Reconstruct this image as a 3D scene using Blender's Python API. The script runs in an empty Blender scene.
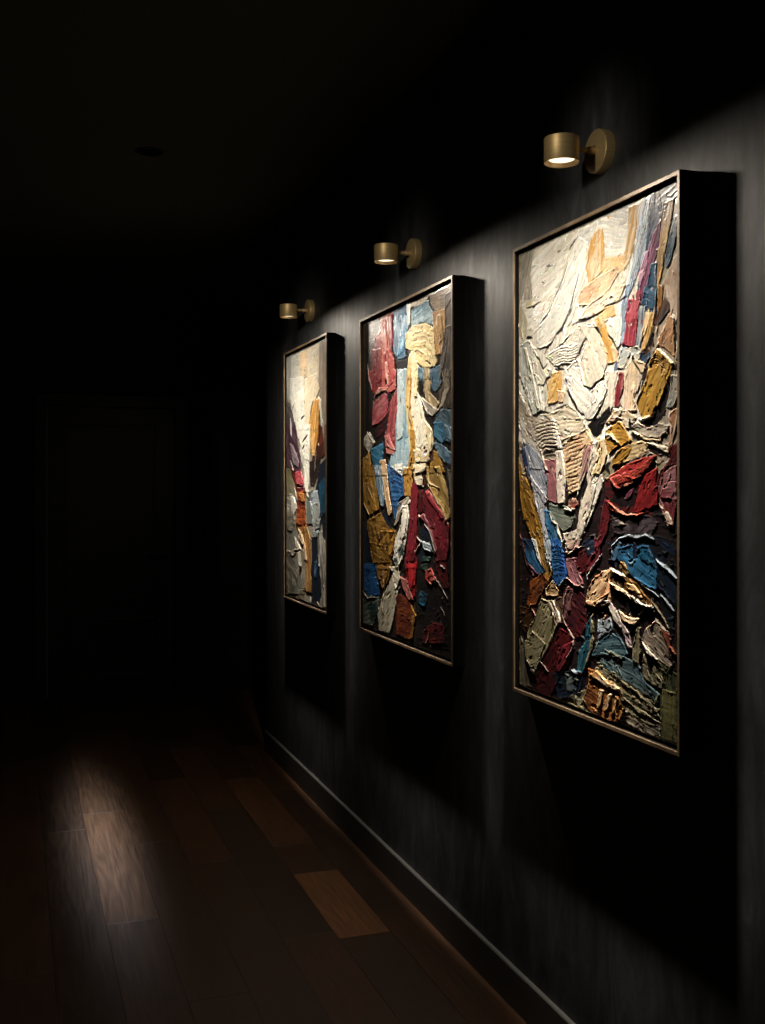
import bpy, bmesh, math, random
import numpy as np
from mathutils import Vector, Matrix

C = bpy.context.scene.collection
PI = math.pi

# ------------------------------------------------------------------ camera, world, lights, exposure
YAW = math.atan(368.5 / 1070.0)
cam_data = bpy.data.cameras.new('camera')
cam = bpy.data.objects.new('camera', cam_data)
C.objects.link(cam)
cam.location = (0, 0, 1.5)
cam.rotation_euler = (PI / 2, 0, -YAW)
cam_data.sensor_fit = 'HORIZONTAL'
cam_data.sensor_width = 36.0
cam_data.lens = 36.0 * 1070.0 / 765.0
cam_data.shift_y = -22.0 / 765.0
cam_data.clip_start = 0.02
bpy.context.scene.camera = cam
vs = bpy.context.scene.view_settings
vs.view_transform = 'Standard'
vs.look = 'None'
vs.gamma = 1.0
vs.use_curve_mapping = False
vs.exposure = 0.0
w = bpy.data.worlds.new('world')
bpy.context.scene.world = w
w.use_nodes = True
w.node_tree.nodes['Background'].inputs[0].default_value = (0.5, 0.55, 0.6, 1)
w.node_tree.nodes['Background'].inputs[1].default_value = 0.02

XW = 1.377            # right wall plane
LAMP_D = 0.117        # lamp head distance from the wall
LAMPS = [(2.320, 2.334), (3.620, 2.354), (5.060, 2.376)]   # y, z of each wall plate
WASH = 1.0            # overall strength of the wall-washing lamps
LAMP_COLOR = (1.0, 0.89, 0.745)
POOL = 15.0
BRASS_FILL = (100.0, 150.0, 250.0)  # power of the added spots that brighten the brass lamps


def mnode(nt, op, a, b=None, c=None):
    n = nt.nodes.new('ShaderNodeMath')
    n.operation = op
    for i, v in enumerate((a, b, c)):
        if v is None:
            continue
        if isinstance(v, (int, float)):
            n.inputs[i].default_value = v
        else:
            nt.links.new(v, n.inputs[i])
    return n.outputs[0]


def profile_lamp(name, loc, color, power, build, radius):
    """a point lamp with its own beam profile (as an IES file would give it)"""
    ld = bpy.data.lights.new(name, 'POINT')
    ld.energy = power
    ld.color = color
    ld.shadow_soft_size = radius
    ld.use_nodes = True
    nt = ld.node_tree
    em = nt.nodes['Emission']
    geo = nt.nodes.new('ShaderNodeNewGeometry')
    sep = nt.nodes.new('ShaderNodeSeparateXYZ')
    nt.links.new(geo.outputs['Incoming'], sep.inputs[0])
    nt.links.new(build(nt, sep.outputs), em.inputs['Strength'])
    o = bpy.data.objects.new(name, ld)
    C.objects.link(o)
    o.location = loc
    return o


def wash_profile(nt, d):
    # d points from the lamp outwards; the wall lies towards +x, the floor towards -z
    m = lambda op, a, b=None, c=None: mnode(nt, op, a, b, c)
    dx = m('MAXIMUM', d[0], 0.0)
    dz = m('MULTIPLY', d[2], -1.0)                 # down
    a = 0.125
    inv = m('DIVIDE', a, m('MAXIMUM', dx, 0.055))   # distance to the lit plane
    s = m('MULTIPLY', m('MAXIMUM', dz, 0.0), inv)  # how far below the lamp
    l = m('ABSOLUTE', m('MULTIPLY', d[1], inv))    # how far to the side
    cube = m('POWER', m('MAXIMUM', dx, 0.055), 3.0)
    # wanted light on the plane: rises below the lamp, fades to the bottom and the sides
    rise = m('SMOOTH_MIN', m('MULTIPLY', s, 3.2), 1.0, 0.3)
    fall = m('EXPONENT', m('MULTIPLY', m('POWER', m('MULTIPLY', s, 1 / 1.02), 2.0), -1.0))
    fall = m('ADD', m('MULTIPLY', fall, 0.92), 0.115)
    side = m('EXPONENT', m('MULTIPLY', m('POWER', m('MULTIPLY', l, 1 / 0.42), 2.0), -1.0))
    side = m('ADD', m('MULTIPLY', side, 0.97), m('MULTIPLY', m('EXPONENT', m('MULTIPLY', l, -1.2)), m('ADD', 0.035, m('MULTIPLY', m('LESS_THAN', d[1], 0.0), 0.06))))
    e = m('MULTIPLY', m('MULTIPLY', m('MULTIPLY', rise, fall), side), 0.0165)
    wash = m('DIVIDE', e, cube)
    spill = m('MULTIPLY', m('POWER', m('MAXIMUM', dz, 0.0), 1.5), 0.11)
    spill = m('MULTIPLY', spill, m('MAXIMUM', m('SUBTRACT', 1.0, m('MULTIPLY', dx, 3.5)), 0.12))
    q = m('MINIMUM', m('MAXIMUM', m('DIVIDE', m('SUBTRACT', d[0], 0.042), 0.048), 0.0), 1.0)
    front = m('MULTIPLY', m('MULTIPLY', q, q), wash)
    soft = m('SMOOTH_MIN', m('ADD', front, 0.0), 14.0, 3.0)
    tot = m('ADD', m('MAXIMUM', soft, 0.0), spill)
    return m('MULTIPLY', tot, m('GREATER_THAN', dz, 0.0))


def pool_profile(nt, d):
    m = lambda op, a, b=None, c=None: mnode(nt, op, a, b, c)
    dz = m('MAXIMUM', m('MULTIPLY', d[2], -1.0), 0.02)
    tx = m('SUBTRACT', m('DIVIDE', d[0], dz), -0.062)
    ty = m('SUBTRACT', m('DIVIDE', d[1], dz), 0.10)
    g = m('ADD', m('POWER', m('MULTIPLY', tx, 1 / 0.040), 2.0), m('POWER', m('MULTIPLY', ty, 1 / 0.28), 2.0))
    g = m('EXPONENT', m('MULTIPLY', g, -1.0))
    return m('MULTIPLY', g, m('GREATER_THAN', m('MULTIPLY', d[2], -1.0), 0.1))


LAMP_LIGHTS = []
for (ly, lz) in LAMPS:
    LAMP_LIGHTS.append(profile_lamp('picture_lamp_light', (XW - LAMP_D - 0.041, ly, lz - 0.044), LAMP_COLOR, 65 * WASH, wash_profile, 0.016))
profile_lamp('downlight_beam', (0.53, 4.5, 2.885), (0.78, 0.94, 1.12), 60 * POOL, pool_profile, 0.02)

# added fill spots, no fixture, out of view, each brightening one brass lamp
for (ly, lz), e in zip(LAMPS, BRASS_FILL):
    sd = bpy.data.lights.new('brass_fill_spot', 'SPOT')
    sd.energy = e
    sd.color = (1.0, 0.9, 0.74)
    sd.spot_size = math.radians(8 if ly < 3 else (6 if ly < 4 else 5))
    sd.spot_blend = 1.0
    sd.shadow_soft_size = 0.12
    so = bpy.data.objects.new('brass_fill_spot', sd)
    C.objects.link(so)
    so.location = (-1.15, 1.1, 2.7)
    so.rotation_euler = (Vector((XW - 0.08, ly, lz)) - so.location).to_track_quat('-Z', 'Y').to_euler()

# ------------------------------------------------------------------ helpers
def srgb(h):
    if isinstance(h, str):
        h = [int(h[i:i + 2], 16) / 255 for i in (0, 2, 4)]
    return tuple(((c / 12.92) if c <= 0.04045 else ((c + 0.055) / 1.055) ** 2.4) for c in h)


def new_mat(name, color, rough=0.5, metal=0.0, spec=0.5):
    m = bpy.data.materials.new(name)
    m.use_nodes = True
    b = m.node_tree.nodes['Principled BSDF']
    b.inputs['Base Color'].default_value = (*color, 1)
    b.inputs['Roughness'].default_value = rough
    b.inputs['Metallic'].default_value = metal
    b.inputs['Specular IOR Level'].default_value = spec
    return m


def noise_tex(nt, scale, detail=4, rough=0.55, stretch=(1, 1, 1), dist=0.0):
    tc = nt.nodes.new('ShaderNodeTexCoord')
    mp = nt.nodes.new('ShaderNodeMapping')
    mp.inputs['Scale'].default_value = stretch
    nt.links.new(tc.outputs['Object'], mp.inputs[0])
    n = nt.nodes.new('ShaderNodeTexNoise')
    n.inputs['Scale'].default_value = scale
    n.inputs['Detail'].default_value = detail
    n.inputs['Roughness'].default_value = rough
    n.inputs['Distortion'].default_value = dist
    nt.links.new(mp.outputs[0], n.inputs['Vector'])
    return n.outputs['Fac']


def ramp(nt, fac, stops):
    r = nt.nodes.new('ShaderNodeValToRGB')
    nt.links.new(fac, r.inputs[0])
    el = r.color_ramp.elements
    while len(el) < len(stops):
        el.new(0.5)
    for e, (p, c) in zip(el, stops):
        e.position = p
        e.color = (*c, 1)
    return r.outputs[0]


def bump(nt, h, strength, dist):
    b = nt.nodes.new('ShaderNodeBump')
    b.inputs['Strength'].default_value = strength
    b.inputs['Distance'].default_value = dist
    nt.links.new(h, b.inputs['Height'])
    nt.links.new(b.outputs[0], nt.nodes['Principled BSDF'].inputs['Normal'])


def obj(name, bm, mat, parent=None, smooth=False):
    me = bpy.data.meshes.new(name)
    bmesh.ops.recalc_face_normals(bm, faces=bm.faces)
    bm.to_mesh(me)
    bm.free()
    if smooth:
        for p in me.polygons:
            p.use_smooth = True
        try:
            me.set_sharp_from_angle(angle=math.radians(40))
        except Exception:
            pass
    me.materials.append(mat)
    o = bpy.data.objects.new(name, me)
    C.objects.link(o)
    if parent:
        o.parent = parent
    return o


def add_box(bm, lo, hi, bevel=0.0):
    lo = Vector(lo); hi = Vector(hi)
    t = bmesh.ops.create_cube(bm, size=1.0, matrix=Matrix.Translation((lo + hi) / 2) @ Matrix.Diagonal((*(hi - lo), 1)))
    if bevel:
        es = list({e for v in t['verts'] for e in v.link_edges})
        bmesh.ops.bevel(bm, geom=es, offset=bevel, segments=2, affect='EDGES', profile=0.5)


def add_lathe(bm, prof, axis='Z', center=(0, 0, 0), n=64, closed=True):
    """prof: list of (radius, height); turned round the axis"""
    rings = []
    for r, h in prof:
        ring = []
        for k in range(n):
            a = 2 * PI * k / n
            p = (r * math.cos(a), r * math.sin(a), h)
            if axis == 'X':
                p = (h, r * math.cos(a), r * math.sin(a))
            ring.append(bm.verts.new(Vector(p) + Vector(center)))
        rings.append(ring)
    for a, b in zip(rings, rings[1:]):
        for k in range(n):
            bm.faces.new((a[k], a[(k + 1) % n], b[(k + 1) % n], b[k]))
    if closed:
        bm.faces.new(rings[0])
        bm.faces.new(rings[-1])


def frame_bars(bm, y0, y1, z0, z1, wdt, x0, x1, bevel=0.0):
    """four mitred bars of a rectangular frame standing in the y-z plane, from x0 to x1 deep"""
    outer = [(y0, z0), (y1, z0), (y1, z1), (y0, z1)]
    inner = [(y0 + wdt, z0 + wdt), (y1 - wdt, z0 + wdt), (y1 - wdt, z1 - wdt), (y0 + wdt, z1 - wdt)]
    for k in range(4):
        q = [outer[k], outer[(k + 1) % 4], inner[(k + 1) % 4], inner[k]]
        a = [bm.verts.new((x0, y, z)) for y, z in q]
        b = [bm.verts.new((x1, y, z)) for y, z in q]
        fs = [bm.faces.new(a), bm.faces.new(b)]
        for i in range(4):
            fs.append(bm.faces.new((a[i], a[(i + 1) % 4], b[(i + 1) % 4], b[i])))
        if bevel:
            es = list({e for f in fs for e in f.edges})
            bmesh.ops.bevel(bm, geom=es, offset=bevel, segments=1, affect='EDGES')


def sweep_frame(bm, y0, y1, z0, z1, prof):
    """a profile of (distance in from the outer edge, x) carried round a rectangle with mitred corners"""
    rings = []
    for o, x in prof:
        rings.append([bm.verts.new((x, y, z)) for y, z in ((y0 + o, z0 + o), (y1 - o, z0 + o), (y1 - o, z1 - o), (y0 + o, z1 - o))])
    n = len(prof)
    for i in range(n):
        a, b = rings[i], rings[(i + 1) % n]
        for k in range(4):
            bm.faces.new((a[k], a[(k + 1) % 4], b[(k + 1) % 4], b[k]))


def struct(name, bm, mat, parent=None, smooth=False):
    o = obj(name, bm, mat, parent, smooth)
    if parent is None:
        o['kind'] = 'structure'
    return o


def thing(name, label, cat, loc, group=None):
    o = bpy.data.objects.new(name, None)
    C.objects.link(o)
    o.location = loc
    o.empty_display_size = 0.05
    o['label'] = label
    o['category'] = cat
    if group:
        o['group'] = group
    return o


# ------------------------------------------------------------------ materials
def plaster(name, base, light, rough=0.55):
    m = new_mat(name, base, rough, 0, 0.35)
    nt = m.node_tree
    b = nt.nodes['Principled BSDF']
    n1 = noise_tex(nt, 2.2, 6, 0.62, (1, 1, 0.55), 0.6)
    n2 = noise_tex(nt, 9.0, 5, 0.7, (1, 1.2, 0.35), 1.2)
    mix = mnode(nt, 'ADD', mnode(nt, 'MULTIPLY', n1, 0.5), mnode(nt, 'MULTIPLY', n2, 0.5))
    nt.links.new(ramp(nt, mix, [(0.40, base), (0.52, tuple((a + c) / 2 for a, c in zip(base, light))), (0.60, light), (0.70, tuple(c * 1.9 for c in light))]), b.inputs['Base Color'])
    nt.links.new(mnode(nt, 'SUBTRACT', rough + 0.25, mnode(nt, 'MULTIPLY', mix, 0.4)), b.inputs['Roughness'])
    n3 = noise_tex(nt, 26, 4, 0.6, (1, 1, 0.5), 0.8)
    bump(nt, mnode(nt, 'ADD', mnode(nt, 'MULTIPLY', n3, 0.5), mnode(nt, 'MULTIPLY', n2, 1.0)), 0.10, 0.006)
    return m


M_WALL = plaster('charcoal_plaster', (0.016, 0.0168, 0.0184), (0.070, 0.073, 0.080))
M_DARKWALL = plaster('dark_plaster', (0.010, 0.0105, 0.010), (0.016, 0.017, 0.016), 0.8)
M_CEIL = new_mat('matte_ceiling_paint', (0.055, 0.064, 0.046), 0.95, 0, 0.1)
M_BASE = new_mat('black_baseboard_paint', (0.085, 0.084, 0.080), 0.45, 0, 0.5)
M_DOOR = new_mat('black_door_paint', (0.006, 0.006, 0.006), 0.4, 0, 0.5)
M_BLACK = new_mat('matte_black', (0.006, 0.006, 0.006), 0.6, 0, 0.3)
M_CAN = new_mat('black_metal_bezel', (0.008, 0.008, 0.008), 0.5, 0.3, 0.3)

M_WOODFRAME = new_mat('black_stained_wood', (0.0035, 0.003, 0.0025), 0.7, 0, 0.08)
nt = M_WOODFRAME.node_tree
g = noise_tex(nt, 60, 4, 0.6, (1, 0.1, 1), 0.3)
bump(nt, g, 0.15, 0.002)

M_TRIM = new_mat('bronze_frame_face', (0.36, 0.25, 0.14), 0.5, 0.3, 0.4)
nt = M_TRIM.node_tree
g = noise_tex(nt, 40, 5, 0.65, (1, 0.25, 0.25), 0.4)
nt.links.new(ramp(nt, g, [(0.3, (0.10, 0.065, 0.036)), (0.7, (0.32, 0.225, 0.135))]), nt.nodes['Principled BSDF'].inputs['Base Color'])
bump(nt, g, 0.2, 0.001)

M_BRASS = new_mat('brushed_brass', (0.52, 0.37, 0.16), 0.36, 0.55, 0.5)
nt = M_BRASS.node_tree
g = noise_tex(nt, 90, 3, 0.6, (0.12, 0.12, 8), 0.0)
nt.links.new(ramp(nt, g, [(0.3, (0.50, 0.36, 0.16)), (0.7, (0.66, 0.49, 0.24))]), nt.nodes['Principled BSDF'].inputs['Base Color'])
nt.links.new(mnode(nt, 'ADD', mnode(nt, 'MULTIPLY', g, 0.12), 0.42), nt.nodes['Principled BSDF'].inputs['Roughness'])
bump(nt, g, 0.08, 0.0005)
M_BRASS_IN = new_mat('satin_brass_reflector', (0.80, 0.60, 0.36), 0.4, 0.6)
M_LENS = bpy.data.materials.new('lit_frosted_lens')
M_LENS.use_nodes = True
nt = M_LENS.node_tree
b = nt.nodes['Principled BSDF']
b.inputs['Base Color'].default_value = (0.9, 0.85, 0.75, 1)
b.inputs['Emission Color'].default_value = (1.0, 0.86, 0.62, 1)
b.inputs['Emission Color'].default_value = (1.0, 0.80, 0.52, 1)
b.inputs['Emission Strength'].default_value = 1.9

# paint: colour carried by the mesh's own attribute, with glossy oily body
M_PAINT = new_mat('impasto_oil_paint', (0.8, 0.8, 0.8), 0.42, 0, 0.4)
nt = M_PAINT.node_tree
b = nt.nodes['Principled BSDF']
at = nt.nodes.new('ShaderNodeAttribute')
at.attribute_name = 'paint'
g1 = noise_tex(nt, 140, 5, 0.65, (1, 1, 0.5), 0.8)
hs = nt.nodes.new('ShaderNodeMix')
hs.data_type = 'RGBA'
hs.blend_type = 'MULTIPLY'
hs.inputs[0].default_value = 1.0
nt.links.new(at.outputs['Color'], hs.inputs[6])
nt.links.new(ramp(nt, g1, [(0.3, (0.84, 0.83, 0.80)), (0.7, (1.06, 1.06, 1.06))]), hs.inputs[7])
nt.links.new(hs.outputs[2], b.inputs['Base Color'])
nt.links.new(mnode(nt, 'ADD', mnode(nt, 'MULTIPLY', g1, 0.35), 0.26), b.inputs['Roughness'])
b.inputs['Coat Weight'].default_value = 0.28
b.inputs['Coat Roughness'].default_value = 0.22
bump(nt, g1, 0.2, 0.001)


# ------------------------------------------------------------------ the room
def slab(name, lo, hi, mat):
    bm = bmesh.new()
    add_box(bm, lo, hi)
    return struct(name, bm, mat)


Y_END, Y_RET, X_LEFT, Y_BACK, X_FAR, Z_C = 7.95, 6.05, -1.35, -1.6, 2.9, 2.9
slab('wall_right', (XW, Y_BACK, 0), (XW + 0.16, Y_RET, Z_C), M_WALL)
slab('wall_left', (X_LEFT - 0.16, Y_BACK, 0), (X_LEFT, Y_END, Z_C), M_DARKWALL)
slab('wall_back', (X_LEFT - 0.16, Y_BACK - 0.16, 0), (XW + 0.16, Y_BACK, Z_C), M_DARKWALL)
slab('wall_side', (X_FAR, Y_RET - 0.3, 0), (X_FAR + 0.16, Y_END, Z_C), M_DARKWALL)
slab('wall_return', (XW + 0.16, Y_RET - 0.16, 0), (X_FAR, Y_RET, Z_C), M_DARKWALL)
# end wall with a door opening
DX0, DX1, DZ = 0.22, 1.12, 2.10
bm = bmesh.new()
add_box(bm, (X_LEFT - 0.16, Y_END, 0), (DX0, Y_END + 0.16, Z_C))
add_box(bm, (DX1, Y_END, 0), (X_FAR + 0.16, Y_END + 0.16, Z_C))
add_box(bm, (DX0, Y_END, DZ), (DX1, Y_END + 0.16, Z_C))
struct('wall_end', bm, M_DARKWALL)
# ceiling with the round hole of the downlight
bm = bmesh.new()
hx, hy, hr = 0.53, 4.5, 0.052
N = 48
ring = [bm.verts.new((hx + hr * math.cos(2 * PI * k / N), hy + hr * math.sin(2 * PI * k / N), Z_C)) for k in range(N)]
sq = []
for k in range(N):
    a = 2 * PI * k / N
    s = 0.3 / max(abs(math.cos(a)), abs(math.sin(a)))
    sq.append(bm.verts.new((hx + s * math.cos(a), hy + s * math.sin(a), Z_C)))
for k in range(N):
    bm.faces.new((ring[k], ring[(k + 1) % N], sq[(k + 1) % N], sq[k]))
xs = [X_LEFT - 0.16, hx - 0.3, hx + 0.3, X_FAR + 0.16]
ys = [Y_BACK - 0.16, hy - 0.3, hy + 0.3, Y_END + 0.16]
for i in range(3):
    for j in range(3):
        if i == 1 and j == 1:
            continue
        bm.faces.new([bm.verts.new(p) for p in ((xs[i], ys[j], Z_C), (xs[i + 1], ys[j], Z_C), (xs[i + 1], ys[j + 1], Z_C), (xs[i], ys[j + 1], Z_C))])
top = [bm.verts.new(p) for p in ((xs[0], ys[0], Z_C + 0.2), (xs[3], ys[0], Z_C + 0.2), (xs[3], ys[3], Z_C + 0.2), (xs[0], ys[3], Z_C + 0.2))]
bm.faces.new(top)
struct('ceiling', bm, M_CEIL)

# door: casing, slab with mouldings, kick plate, handle
bm = bmesh.new()
add_box(bm, (DX0 + 0.004, Y_END + 0.03, 0.006), (DX1 - 0.004, Y_END + 0.075, DZ - 0.004), 0.002)
door = struct('door_1', bm, M_DOOR)
bm = bmesh.new()
for z0, z1 in ((0.14, 0.57), (0.70, 1.98)):
    for k in range(2):
        o_ = 0.018 * k
        y1 = Y_END + 0.032 + 0.0 * k
        x0, x1 = DX0 + 0.12 + o_, DX1 - 0.12 - o_
        h = 0.014 - 0.006 * k
        add_box(bm, (x0, y1 - h, z0 + o_), (x0 + 0.018, y1, z1 - o_), 0.002)
        add_box(bm, (x1 - 0.018, y1 - h, z0 + o_), (x1, y1, z1 - o_), 0.002)
        add_box(bm, (x0, y1 - h, z0 + o_), (x1, y1, z0 + o_ + 0.018), 0.002)
        add_box(bm, (x0, y1 - h, z1 - o_ - 0.018), (x1, y1, z1 - o_), 0.002)
struct('panel_moulding', bm, M_DOOR, door)
bm = bmesh.new()
add_lathe(bm, [(0.026, -0.0), (0.026, -0.008), (0.011, -0.010), (0.011, -0.05), (0.016, -0.052), (0.016, -0.062)], n=24)
for v in bm.verts:
    v.co = Vector((DX1 - 0.07 + v.co.x, Y_END + 0.03 + v.co.z, 1.02 + v.co.y))
add_box(bm, (DX1 - 0.19, Y_END - 0.032, 1.01), (DX1 - 0.06, Y_END - 0.018, 1.03), 0.004)
struct('door_handle', bm, M_CAN, door, True)
bm = bmesh.new()
cw = 0.085
for x0, x1 in ((DX0 - cw, DX0), (DX1, DX1 + cw)):
    add_box(bm, (x0, Y_END - 0.018, 0), (x1, Y_END, DZ + cw), 0.004)
    add_box(bm, (x0 + (0 if x0 < DX0 else cw - 0.02), Y_END - 0.028, 0), (x0 + (0.02 if x0 < DX0 else cw), Y_END - 0.017, DZ + cw), 0.003)
add_box(bm, (DX0, Y_END - 0.018, DZ), (DX1, Y_END, DZ + cw), 0.004)
struct('trim_1', bm, M_DOOR)

# baseboards: a tall board with a stepped cap that catches the lamplight
def baseboard(name, p0, p1, nx, ny, mat):
    # profile offset outwards from the wall: (out, z)
    prof = [(0, 0), (0.014, 0), (0.014, 0.113), (0.0115, 0.116), (0, 0.116)]
    bm = bmesh.new()
    ends = []
    for (x, y) in (p0, p1):
        ends.append([bm.verts.new((x + nx * a, y + ny * a, z)) for a, z in prof])
    n = len(prof)
    for k in range(n):
        bm.faces.new((ends[0][k], ends[0][(k + 1) % n], ends[1][(k + 1) % n], ends[1][k]))
    bm.faces.new(ends[0])
    bm.faces.new(ends[1])
    return struct(name, bm, mat)


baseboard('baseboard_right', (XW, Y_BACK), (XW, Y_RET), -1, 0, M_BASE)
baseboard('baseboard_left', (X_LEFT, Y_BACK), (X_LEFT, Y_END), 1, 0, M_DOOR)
baseboard('baseboard_end_left', (X_LEFT + 0.014, Y_END), (DX0 - cw, Y_END), 0, -1, M_DOOR)
baseboard('baseboard_end_right', (DX1 + cw, Y_END), (X_FAR, Y_END), 0, -1, M_DOOR)

# floor: wide planks of dark oak, each its own tone
rnd = random.Random(11)
W_P = 0.182
authored = {   # first seam -> [(start, end, tone)]
    1: [(-1.7, 2.3, 0.60), (2.3, 3.80, 0.80), (3.80, 5.13, 1.15), (5.13, 6.6, 0.95), (6.6, 8.2, 0.8)],
    2: [(-1.7, 1.9, 0.8), (1.9, 3.15, 0.9), (3.15, 4.62, 0.9), (4.62, 6.9, 1.05), (6.9, 8.2, 0.7)],
    0: [(-1.7, 2.9, 0.5), (2.9, 4.9, 0.65), (4.9, 8.2, 0.6)],
    3: [(-1.7, 2.7, 1.2), (2.7, 4.3, 0.9), (4.3, 5.6, 1.3), (5.6, 8.2, 0.6)],
    4: [(-1.7, 2.2, 1.0), (2.2, 3.5, 1.3), (3.5, 5.0, 0.75), (5.0, 6.3, 1.2), (6.3, 8.2, 0.6)],
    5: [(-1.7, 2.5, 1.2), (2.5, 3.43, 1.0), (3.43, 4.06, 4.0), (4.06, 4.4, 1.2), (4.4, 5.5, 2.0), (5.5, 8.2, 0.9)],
    6: [(-1.7, 2.1, 1.0), (2.1, 3.6, 1.3), (3.6, 5.2, 1.0), (5.2, 6.2, 1.2), (6.2, 8.2, 0.6)],
}
bm = bmesh.new()
tone_l = bm.loops.layers.float_color.new('tone')
col0 = int(math.floor((X_LEFT - 0.2 - 0.118) / W_P))
col1 = int(math.ceil((X_FAR + 0.2 - 0.118) / W_P))
for c_ in range(col0, col1):
    x0 = 0.118 + W_P * c_
    segs = authored.get(c_)
    if not segs:
        segs = []
        y = -1.8
        while y < Y_END + 0.2:
            L = rnd.uniform(0.9, 1.9)
            segs.append((y, min(y + L, Y_END + 0.2), rnd.uniform(0.4, 1.1)))
            y += L
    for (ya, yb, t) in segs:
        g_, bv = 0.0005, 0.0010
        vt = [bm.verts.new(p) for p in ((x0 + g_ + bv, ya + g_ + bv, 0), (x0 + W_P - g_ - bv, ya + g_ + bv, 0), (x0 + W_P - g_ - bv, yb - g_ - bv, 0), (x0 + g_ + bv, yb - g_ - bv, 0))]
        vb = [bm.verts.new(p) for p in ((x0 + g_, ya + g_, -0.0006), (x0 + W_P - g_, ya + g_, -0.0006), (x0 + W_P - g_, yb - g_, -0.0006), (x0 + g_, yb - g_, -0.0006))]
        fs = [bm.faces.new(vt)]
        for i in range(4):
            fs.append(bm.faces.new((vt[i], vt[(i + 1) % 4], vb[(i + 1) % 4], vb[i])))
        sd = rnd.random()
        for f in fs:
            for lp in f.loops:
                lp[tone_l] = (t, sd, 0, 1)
M_FLOOR = new_mat('dark_oak_planks', (0.05, 0.03, 0.02), 0.4, 0, 0.5)
nt = M_FLOOR.node_tree
b = nt.nodes['Principled BSDF']
at = nt.nodes.new('ShaderNodeAttribute')
at.attribute_name = 'tone'
sp = nt.nodes.new('ShaderNodeSeparateColor')
nt.links.new(at.outputs['Color'], sp.inputs[0])
tc = nt.nodes.new('ShaderNodeTexCoord')
off = nt.nodes.new('ShaderNodeCombineXYZ')
nt.links.new(mnode(nt, 'MULTIPLY', sp.outputs[1], 37.0), off.inputs[0])
nt.links.new(mnode(nt, 'MULTIPLY', sp.outputs[1], 91.0), off.inputs[1])
va = nt.nodes.new('ShaderNodeVectorMath')
va.operation = 'ADD'
nt.links.new(tc.outputs['Object'], va.inputs[0])
nt.links.new(off.outputs[0], va.inputs[1])
mp = nt.nodes.new('ShaderNodeMapping')
mp.inputs['Scale'].default_value = (9, 0.9, 1)
nt.links.new(va.outputs[0], mp.inputs[0])
wv = nt.nodes.new('ShaderNodeTexNoise')
wv.inputs['Scale'].default_value = 1.0
wv.inputs['Detail'].default_value = 2
nt.links.new(mp.outputs[0], wv.inputs['Vector'])
rings = mnode(nt, 'PINGPONG', mnode(nt, 'MULTIPLY', wv.outputs['Fac'], 9.0), 0.5)      # cathedral grain
mp2 = nt.nodes.new('ShaderNodeMapping')
mp2.inputs['Scale'].default_value = (120, 3.5, 1)
nt.links.new(va.outputs[0], mp2.inputs[0])
fn = nt.nodes.new('ShaderNodeTexNoise')
fn.inputs['Scale'].default_value = 1.0
fn.inputs['Detail'].default_value = 5
nt.links.new(mp2.outputs[0], fn.inputs['Vector'])
grain = mnode(nt, 'ADD', mnode(nt, 'MULTIPLY', rings, 0.34), mnode(nt, 'MULTIPLY', fn.outputs['Fac'], 0.85))
cr = ramp(nt, grain, [(0.22, (0.030, 0.0115, 0.0042)), (0.52, (0.068, 0.028, 0.0100)), (0.8, (0.105, 0.046, 0.0180))])
mx = nt.nodes.new('ShaderNodeVectorMath')
mx.operation = 'SCALE'
nt.links.new(cr, mx.inputs[0])
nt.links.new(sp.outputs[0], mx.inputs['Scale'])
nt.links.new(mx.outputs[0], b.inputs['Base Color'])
nt.links.new(mnode(nt, 'ADD', mnode(nt, 'MULTIPLY', grain, 0.25), 0.44), b.inputs['Roughness'])
bump(nt, grain, 0.25, 0.001)
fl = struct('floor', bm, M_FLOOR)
bm = bmesh.new()
add_box(bm, (X_LEFT - 0.2, -1.8, -0.1), (X_FAR + 0.2, Y_END + 0.2, -0.0007))
struct('subfloor', bm, M_BLACK, fl)

# recessed downlight in the ceiling
t = thing('ceiling_downlight', 'small round black recessed downlight in the dark ceiling', 'ceiling light', (hx, hy, Z_C))
bm = bmesh.new()
add_lathe(bm, [(0.062, 0.0), (0.062, -0.004), (0.052, -0.006), (0.047, -0.003), (0.047, 0.0), (0.062, 0.0)], n=48, closed=False)
obj('bezel', bm, M_CAN, t, True)
bm = bmesh.new()
add_lathe(bm, [(0.050, 0.0), (0.050, 0.09), (0.049, 0.09), (0.049, 0.0), (0.050, 0.0)], n=48, closed=False)
add_lathe(bm, [(0.049, 0.088), (0.049, 0.09)], n=48)
obj('recessed_can', bm, M_BLACK, t, True)

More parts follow.
